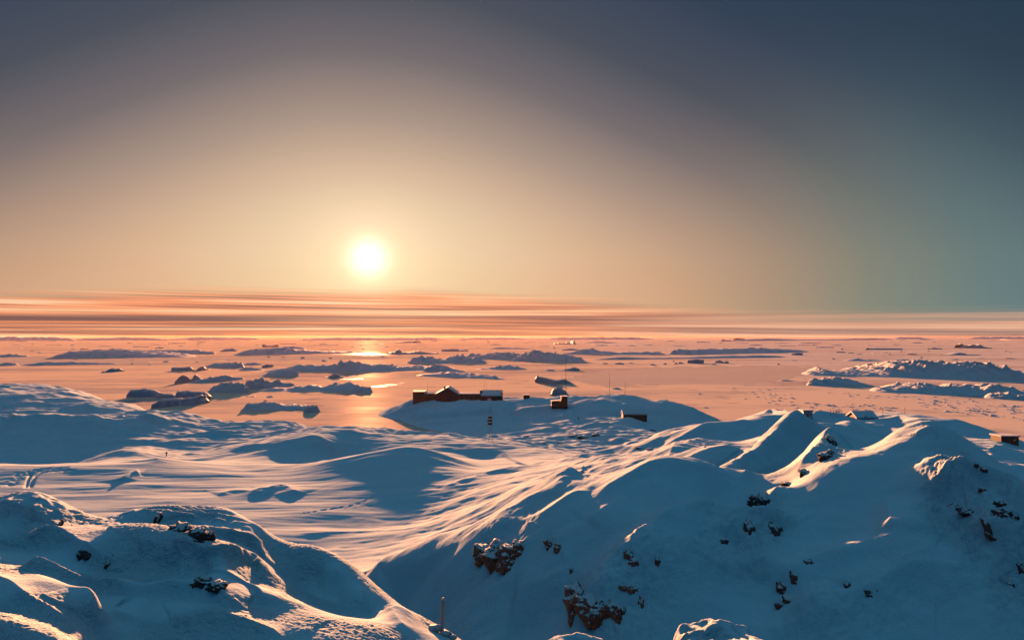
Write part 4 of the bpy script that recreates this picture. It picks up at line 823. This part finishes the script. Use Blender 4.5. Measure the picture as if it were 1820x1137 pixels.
# ------------------------------------------------------------------ the station and its outbuildings
def part(mb, name, mat, par): return mb.build(name, mat, par)
def site(name, px, py, label, cat, d=None, group=None, sink=0.0):
    d = d or hit(px, py, dmin=100 if py < 790 else 6.6); x = (px - CX) / F * d; e = empty(name, (x, d, ground(x, d) - sink)); tag(e, label, cat, group); return e, d / F
# main building
e, _ = site("station_building", 815, 712, "long brown research station with gabled middle hall and flat end blocks on the snowy point", "building", d=455.0)
e.location.z = 8.9; u = 455.0 / F
def sx(px): return (px - 815) * u
def sz(py): return EYE - (py - HY) * u - 8.9
f0 = -2.5
b = MB().box(sx(735), sx(755), -3, 6, f0, sz(696.2)); part(b, "wall", M['cladding'], e)
b = MB().box(sx(734.3), sx(755.6), -3.3, 6.3, sz(696.2), sz(694.8)); part(b, "roof", M['dark'], e)
b = MB().box(sx(736.5), sx(743), -3.12, -2.99, 0.2, 2.6); b.box(sx(746), sx(753), -3.12, -2.99, 0.2, 2.6); part(b, "cladding_panel", M['panel'], e)
b = MB().box(sx(755), sx(776), -2, 5, f0, sz(699)); part(b, "wall", M['cladding'], e)
b = MB().prism_x([(-2.4, sz(699)), (5.4, sz(696.4)), (5.4, sz(696.0)), (-2.4, sz(698.2))], sx(755.7), sx(776)); part(b, "roof", M['roof'], e)
ap, ez = sz(688.5), sz(699)
b = MB().prism([(sx(776), f0), (sx(815), f0), (sx(815), ez), (sx(797), ap), (sx(776), ez)], -5, 8); part(b, "hall_wall", M['cladding'], e)
b = MB().box(sx(784), sx(795), -5.12, -4.99, 0.0, 4.6); part(b, "door_panel", M['panel'], e)
b = MB().prism([(sx(774), ez - .5), (sx(774), ez), (sx(797), ap + .75), (sx(797), ap + .05)], -5.6, 8.6); part(b, "roof", M['roof'], e)
b = MB().prism([(sx(817), ez - .5), (sx(797), ap + .05), (sx(797), ap + .75), (sx(817), ez)], -5.6, 8.6); part(b, "roof", M['roof'], e)
b = MB().box(sx(789), sx(792.5), -2, -.8, ez, sz(685.8)); b.box(sx(788.5), sx(793), -2.2, -.6, sz(685.8), sz(685.2)); part(b, "chimney", M['cladding'], e)
b = MB().box(sx(815), sx(856), -1.5, 5, f0, sz(699.5)); part(b, "wall", M['cladding'], e)
b = MB().prism_x([(-2.0, sz(700)), (5.4, sz(697.8)), (5.4, sz(697.2)), (-2.0, sz(698.8))], sx(815), sx(856)); part(b, "roof", M['roof'], e)
b = MB().box(sx(856), sx(892), -4, 6, f0, sz(702.5)); part(b, "wall", M['cladding'], e)
b = MB().prism_x([(-4.6, sz(702.6)), (6.3, sz(695.8)), (6.3, sz(694.8)), (-4.6, sz(701.4))], sx(855.4), sx(892.8)); part(b, "roof", M['roof'], e)
b = MB().box(sx(855.2), sx(893.2), 6.3, 6.6, sz(698), sz(694.2)); b.box(sx(890.6), sx(893.4), -3, 6.3, f0, sz(696.5)); part(b, "roof_edge", M['dark'], e)
b = MB().box(sx(867), sx(873), -4.12, -3.99, -.6, 2.7); part(b, "door_panel", M['white'], e)
for q in (859, 877, 884): w_ = MB().box(sx(q), sx(q + 3.2), -4.1, -3.99, 1.1, 2.4); part(w_, "window", M['glass'], e)
for q in (820, 828, 836, 844): w_ = MB().box(sx(q), sx(q + 3), -1.6, -1.49, 2.4, 3.4); part(w_, "window", M['glass'], e)
for q in (759.5, 764): w_ = MB().box(sx(q), sx(q + 2.4), -2.1, -1.99, 2.2, 3.4); part(w_, "window", M['glass'], e)
for q, t_, r_ in ((759.5, 679.5, .07), (860.5, 678, .06), (864.5, 680, .06), (876, 687, .05), (884, 689, .05), (741, 691, .05), (748, 691.5, .05)):
    w_ = MB().tube((sx(q), 1, sz(697) if q != 876 else sz(699)), (sx(q), 1, sz(t_)), r_, r_ * .6, 5); part(w_, "aerial", M['steel'], e)
b = MB().box(sx(853), sx(857), -1, 1, sz(699), sz(693.6)); part(b, "vent_box", M['dark'], e)

def cabin(name, px0, px1, pyt, pyb, label, d=None, depth=5.0, roof='gable', wall='dark', snow=0.5, extra=None):
    pm = (px0 + px1) / 2; e, u = site(name, pm, pyb, label, "hut", d=d); w = (px1 - px0) * u / 2; h = (pyb - pyt) * u
    e.location.z -= 0.1; f0 = -1.5
    if roof == 'flat':
        part(MB().box(-w, w, -depth / 2, depth / 2, f0, h - .25), "wall", M[wall], e)
        part(MB().box(-w - .2, w + .2, -depth / 2 - .2, depth / 2 + .2, h - .25, h), "roof", M['roof'], e)
    elif roof == 'gable':                                            # ridge along x, gable ends left and right
        hw = h * (.55 if name != 'snowed_hut' else .22)
        part(MB().prism_x([(-depth / 2, f0), (depth / 2, f0), (depth / 2, hw), (0, h - .2), (-depth / 2, hw)], -w, w), "wall", M[wall], e)
        part(MB().prism_x([(-depth / 2 - .35, hw - .15), (0, h - .18), (0, h + snow * .4), (-depth / 2 - .35, hw + snow * .35)], -w - .25, w + .25), "roof", M['roof'], e)
        part(MB().prism_x([(0, h - .18), (depth / 2 + .35, hw - .15), (depth / 2 + .35, hw + snow * .35), (0, h + snow * .4)], -w - .25, w + .25), "roof", M['roof'], e)
    part(MB().box(-w * .25, -w * .25 + min(.9, w * .4), -depth / 2 - .08, -depth / 2 + .01, 0, min(2.0, h * .5)), "door", M['wood'], e)
    part(MB().box(w * .35, w * .35 + min(.8, w * .3), -depth / 2 - .06, -depth / 2 + .01, min(1.0, h * .22), min(1.8, h * .45)), "window", M['glass'], e)
    return e, u, w, h
cabin("box_hut", 930, 941.5, 703.6, 713, "small dark box hut alone on the skyline right of the long station", d=452.0, depth=3.5, roof='flat')
e2, u2, w2, h2 = cabin("storage_hut", 997, 1008, 704.5, 722, "two storey brown hut with a lower lean-to at its left, on the snowy headland", depth=5, roof='flat', wall='cladding')
part(MB().box(-w2 - 17 * u2, -w2 - .02, -2.2, 2.2, -1.5, 8.0 * u2), "lean_to_wall", M['cladding'], e2)
part(MB().prism([(-w2 - 18 * u2, 8.0 * u2), (-w2 - .02, 9.6 * u2), (-w2 - .02, 10.8 * u2), (-w2 - 18 * u2, 9.0 * u2)], -2.5, 2.5), "lean_to_roof", M['roof'], e2)
cabin("low_hut", 1106, 1148, 729.5, 742.5, "low dark hut half buried in snow, gable at its left, below the twin masts", depth=6, roof='gable', snow=1.0)
cabin("white_shed", 1424, 1440, 727, 740, "white flat roofed shed on the ridge behind the pointed dune", depth=3, roof='flat', wall='white')
cabin("snowed_hut", 1514, 1549, 730.5, 743, "hut with a wide snow covered pitched roof, on the ridge among thin poles", depth=6, roof='gable', wall='dark', snow=.6)
cabin("flat_hut", 1770, 1801, 771, 783, "dark hut with a flat snow covered roof near the right edge of the snowy hills", depth=3.5, roof='flat', wall='cladding')

# ------------------------------------------------------------------ masts and posts
def mast(px, pyt, pyb, label, d=None, r=.10, guys=True, group=None, name="antenna_mast"):
    e, u = site(name, px, pyb, label, "mast", d=d, group=group); H = (pyb - pyt) * u
    part(MB().tube((0, 0, -.6), (0, 0, H), r, r * .45, 6), "pole", M['steel'], e)
    for q in (.55, .75, .93): part(MB().tube((-.5 * (1.3 - q), 0, H * q), (.5 * (1.3 - q), 0, H * q), r * .35, None, 4), "cross_bar", M['steel'], e)
    if guys:
        for a in (math.radians(90), math.radians(210), math.radians(330)):
            x, y = H * .42 * math.cos(a), H * .42 * math.sin(a)
            part(MB().tube((0, 0, H * .72), (x, y, ground(e.location.x + x, e.location.y + y) - e.location.z), .012, None, 4), "guy_wire", M['steel'], e)
    return e
mast(1005.8, 645, 716, "tallest thin antenna mast, rising behind the two storey hut", d=446.0, r=.13)
mast(1083.5, 667, 705, "taller of two thin masts on the top of the headland, the left one", d=449.0, r=.11)
mast(1111, 680, 704, "shorter thin mast on the top of the headland, right of its taller twin", d=449.0, r=.11)
def posts(rows, group, label, h_extra=0):
    src = None
    for px, pyt, pyb, d in rows:
        d = hit(px, pyb, dmin=100); x = (px - CX) / F * d; z = ground(x, d)
        if src is None:
            H = (pyb - pyt) * d / F
            src = MB().tube((0, 0, -.8), (0, 0, H), .05, .04, 5).box(-.12, .12, -.05, .05, H - .3, H).build("pole", M['steel']); o = src
        else: o = src.copy(); col.objects.link(o)
        o.location = (x, d, z); tag(o, label, "pole", group)
posts([(1476.5, 729, 740, 242), (1481, 728.5, 740, 243), (1486, 729.5, 740, 241), (1491, 730, 741, 242), (1496, 729, 741, 240), (1569, 729, 739, 234), (1608, 727, 735, 232)], "thin poles along the ridge", "thin pole in the row along the ridge by the snow roofed hut")
# frosted lattice tower in front of the headland
e, u = site("lattice_tower", 872, 784, "frosted lattice tower standing in the snow below the long station, dark panels halfway up", "tower"); H = 62 * u
for sx_, sy_ in ((-1, -1), (1, -1), (1, 1), (-1, 1)): part(MB().tube((sx_ * .55, sy_ * .55, -.8), (sx_ * .16, sy_ * .16, H), .06, .05, 5), "leg", M['rime'], e)
for k in range(9):
    z0, z1 = H * k / 9, H * (k + 1) / 9; a0, a1 = .55 - .39 * k / 9, .55 - .39 * (k + 1) / 9; c = MB(); s_ = 1 if k % 2 else -1
    for A_, B_ in (((-1, -1), (1, -1)), ((1, -1), (1, 1)), ((1, 1), (-1, 1)), ((-1, 1), (-1, -1))):
        c.tube((A_[0] * a0 if s_ > 0 else B_[0] * a0, A_[1] * a0 if s_ > 0 else B_[1] * a0, z0), (B_[0] * a1 if s_ > 0 else A_[0] * a1, B_[1] * a1 if s_ > 0 else A_[1] * a1, z1), .03, None, 4)
        c.tube((A_[0] * a1, A_[1] * a1, z1), (B_[0] * a1, B_[1] * a1, z1), .03, None, 4)
    part(c, "lattice_brace", M['rime'] if k < 7 else M['steel'], e)
for q, w_ in ((.47, .9), (.56, 1.0), (.65, .8)): part(MB().box(-w_, w_ * .6, -.55, -.45, H * q, H * q + .75), "dark_panel", M['dark'], e)
for px, py, h_, lb in ((1028, 747.5, 6.5, "small dark marker post standing alone in the snow left of the low dark hut"), (296, 811, 7.5, "small dark marker post at the right end of a snowy knoll, left")):
    e, u = site("marker_post", px, py, lb.replace(", left", " behind the snowfield"), "post"); h_ *= u
    part(MB().tube((0, 0, -.4), (0, 0, h_), .16, .13, 7), "post", M['dark'], e); part(MB().box(-.3, .3, -.08, .08, h_ * .62, h_ * .95), "board", M['dark'], e)

# ------------------------------------------------------------------ the rime covered stake in the foreground
def lump_mesh(r, seed, sub=3, squash=(1, 1, 1), rough=.25, jag=0.0):
    bm = bmesh.new(); bmesh.ops.create_icosphere(bm, subdivisions=sub, radius=1.0)
    co = np.array([v.co[:] for v in bm.verts]); s = seed * 3.1
    n = fbm(co[:, 0] * 1.3 + s + co[:, 2] * .7, co[:, 1] * 1.3 - s + co[:, 2] * 1.1, 4, .55) * rough
    if jag: n += jag * (np.abs(perlin(co[:, 0] * 2.3 + s + co[:, 2], co[:, 1] * 2.3 + co[:, 2] * 2.1)) - .25) * 2 + jag * .6 * np.round(2.5 * perlin(co[:, 0] * 1.1 - s, co[:, 2] * 1.6 + co[:, 1])) / 2.5
    co = co * (1 + n)[:, None] * np.array(squash) * r
    faces = [[v.index for v in f.verts] for f in bm.faces]; bm.free(); return co, faces
e, u = site("rime_stake", 784.5, 1114, "short stake thickly coated in rime, standing at the foot of the near hill", "stake", d=19.1); H = 59 * u
n_, m_ = 12, 40; v = []; f = []
for k in range(m_ + 1):
    t = k / m_; z = -.25 + (H + .25) * t
    for j in range(n_):
        a = 2 * math.pi * j / n_; r = .054 * (1 + .16 * float(perlin(np.array([t * 11 + 1.3]), np.array([math.cos(a) * 1.2 + 5]))[0]) + .12 * float(perlin(np.array([t * 25]), np.array([math.sin(a) * 2 + a]))[0]))
        if k == m_: r *= .55
        v.append((r * math.cos(a) + .045 * t, r * math.sin(a), z + (.0 if k < m_ else .02)))
f = [(k * n_ + j, k * n_ + (j + 1) % n_, (k + 1) * n_ + (j + 1) % n_, (k + 1) * n_ + j) for k in range(m_) for j in range(n_)] + [tuple(m_ * n_ + j for j in range(n_))]
mesh_obj("rime_coat", v, f, M['rime'], e)
part(MB().tube((.045, 0, H - .2), (.047, 0, H + .035), .03, .028, 8), "wooden_core", M['wood'], e)
for dx, dz, r, sd, lb in ((-.17, -.02, .16, 1, "largest rime crusted stone, left of the foot of the frosted stake"), (.12, -.06, .13, 2, "rime crusted stone touching the right foot of the frosted stake"), (.30, -.14, .10, 3, "smallest rime crusted stone, farthest right of the frosted stake")):
    x, y = e.location.x + dx, e.location.y - .06 * sd; co, fc = lump_mesh(r, sd, 3, (1.1, .9, .75), .3)
    o = mesh_obj("rime_stone", co, fc, M['rime'], None, True, (x, y, ground(x, y) + r * .25)); tag(o, lb, "stone")

# ------------------------------------------------------------------ rocks showing through the snow
def rock(label, lumps, seed):
    """lumps: (column,row,width,height) in photo pixels; one outcrop may be several joined humps"""
    V = []; Fc = []; o0 = None
    for i, (px, py, w, h) in enumerate(lumps):
        d = hit(px, py); x = (px - CX) / F * d; z = EYE - (py - HY) * d / F; u = d / F
        if o0 is None: o0 = (x, d, z)
        sub = 4 if w > 20 else 3
        co, fc = lump_mesh(1.0, seed + i * 1.7, sub, (w * u * .56, max(w, h) * u * .38, h * u * .60), .22, .26)
        # lean with the slope, so that the outcrop lies in it
        co[:, 1] += co[:, 2] * .9
        k = len(V); V += [(p[0] + x - o0[0], p[1] + d - o0[1] + max(w, h) * u * .10, p[2] + z - o0[2]) for p in co]; Fc += [[q + k for q in t] for t in fc]
    o = mesh_obj("rock_outcrop", V, Fc, M['rock'], None, True, o0); tag(o, label, "rock"); return o
R_ = [
 ("long jagged dark outcrop at the left foot of the right hill, largest on that slope", [(866, 987, 46, 30), (890, 993, 50, 34), (912, 990, 44, 28), (926, 976, 30, 20), (905, 1004, 40, 22)]),
 ("small dark rock on the bare slope right of the long jagged outcrop", [(980, 968, 22, 14), (994, 974, 20, 14)]),
 ("big ragged outcrop at the bottom centre, ringed by snow", [(1026, 1078, 38, 44), (1052, 1078, 50, 26), (1090, 1084, 46, 24), (1060, 1098, 50, 24), (1098, 1098, 20, 30)]),
 ("flat dark rock slab above the big ragged outcrop", [(1106, 1043, 26, 10), (1124, 1046, 22, 9)]),
 ("little upright rock right of the big ragged outcrop", [(1141, 1077, 11, 22)]),
 ("broken pair of rocks high on the spur above the flat slab", [(1120, 989, 18, 14), (1130, 1000, 22, 12)]),
 ("small chip of rock right of the broken pair on the spur", [(1170, 999, 10, 15)]),
 ("tiny rock alone on the smooth slope below the long jagged outcrop", [(1018, 1015, 10, 10)]),
 ("dark rock below the lit snow cap in the middle of the right hill", [(1350, 896, 34, 20), (1360, 891, 30, 18)]),
 ("upright rock in the crusted patch, left of its darker neighbour", [(1333, 944, 17, 24)]),
 ("upright dark rock at the right side of the crusted patch", [(1376, 946, 20, 26), (1384, 940, 14, 12)]),
 ("low rock at the lower left tip of the crusted patch", [(1288, 963, 20, 9)]),
 ("dark rock face just below the tip of the sharp snow peak", [(1480, 790, 16, 22), (1474, 782, 10, 10)]),
 ("second dark rock lower on the sharp snow peak", [(1468, 814, 22, 14), (1478, 808, 14, 12)]),
 ("small dark rock left of the sharp snow peak, on the lower slope", [(1430, 841, 16, 12)]),
 ("thin dark rock edge right of the lit snow cap", [(1402, 861, 24, 6)]),
 ("long dark rock under the lower edge of the crusted dome at right", [(1703, 903, 24, 12), (1722, 912, 26, 12)]),
 ("reddish dark rock band right of the crusted dome", [(1785, 913, 28, 12), (1803, 918, 18, 11)]),
 ("steep dark rock in a cleft below the reddish band", [(1756, 936, 14, 22), (1764, 953, 18, 12)]),
 ("small dark rock in the hollow above the reddish band", [(1778, 896, 18, 9), (1748, 872, 14, 9)]),
 ("row of small rocks high on the right shoulder", [(1740, 828, 12, 8), (1752, 834, 14, 8)]),
 ("rounded dark boulder at the end of the long drift, upper of two", [(1417, 1032, 20, 20)]),
 ("rounded dark boulder at the end of the long drift, lower of two", [(1393, 1046, 22, 16)]),
 ("low broken rock below the two rounded boulders", [(1404, 1066, 20, 12), (1388, 1077, 18, 9)]),
 ("small rock on the crest of the long drift above the two boulders", [(1437, 1003, 16, 13)]),
 ("dark rock lying in the lowest drift of the right slope", [(1540, 1053, 24, 12), (1556, 1047, 16, 9)]),
 ("little rock left of the one in the lowest drift", [(1508, 1043, 13, 13)]),
 ("dark rock cut by the right edge, below the steep cleft", [(1816, 1012, 16, 22)]),
 ("small round rock near the right edge, under the one cut by it", [(1798, 1040, 10, 11)]),
 ("wide dark rock under the second crest of the near left hill", [(318, 942, 34, 16), (345, 955, 34, 20), (366, 958, 22, 18)]),
 ("narrow upright rock left in the second crest of the near left hill", [(280, 926, 10, 20)]),
 ("dark rock under the first ledge of the near left hill", [(150, 984, 24, 13), (158, 988, 16, 10)]),
 ("small upright rock at the right end of the first ledge", [(193, 1000, 9, 18)]),
 ("long low rock under the middle ledge of the near left hill", [(356, 1036, 28, 13), (384, 1042, 34, 13)]),
 ("little dark rock in the topmost crest of the near left hill", [(106, 934, 8, 14)]),
 ("dark rock on the flat below the headland, widest of the scattered ones", [(1022, 776, 16, 6), (1038, 778, 20, 7)]),
 ("dark rock right of the widest scattered one below the headland", [(1060, 775, 14, 8)]),
 ("dark stone below the lattice tower, with a smaller one above", [(935, 777, 10, 5)]),
 ("small dark stone right above the one by the lattice tower", [(949, 768, 6, 4)]),
 ("lone dark slab in the shaded hollow right of the flat", [(1140, 797, 16, 5), (1155, 799, 10, 4)]),
 ("faint stone in the shaded snow between the flat and the hollow", [(996, 788, 8, 5)]),
 ("faint stone left of the others in the shaded snow", [(966, 789, 9, 5)]),
 ("small dark stone on the shaded slope below the low dark hut", [(1161, 766, 9, 6)]),
 ("tiny dark stone near the ridge between the white shed and the snow roofed hut", [(1506, 740, 4, 3)]),
]
for i, (lb, lp) in enumerate(R_): rock(lb, lp, i * 2.3 + 1)
# ------------------------------------------------------------------ the air
hb = MB().box(-27000, 27000, -27000, 27000, -6.0, 56.0)
hm = bpy.data.materials.new("haze_air"); hm.use_nodes = True
hn = hm.node_tree; hn.nodes.clear(); pv = hn.nodes.new('ShaderNodeVolumePrincipled'); ho = hn.nodes.new('ShaderNodeOutputMaterial')
pv.inputs['Color'].default_value = (1.0, 0.66, 0.46, 1); pv.inputs['Density'].default_value = 5e-6; pv.inputs['Anisotropy'].default_value = 0.55
hn.links.new(pv.outputs[0], ho.inputs['Volume'])
tag(hb.build("haze", hm), kind='stuff')
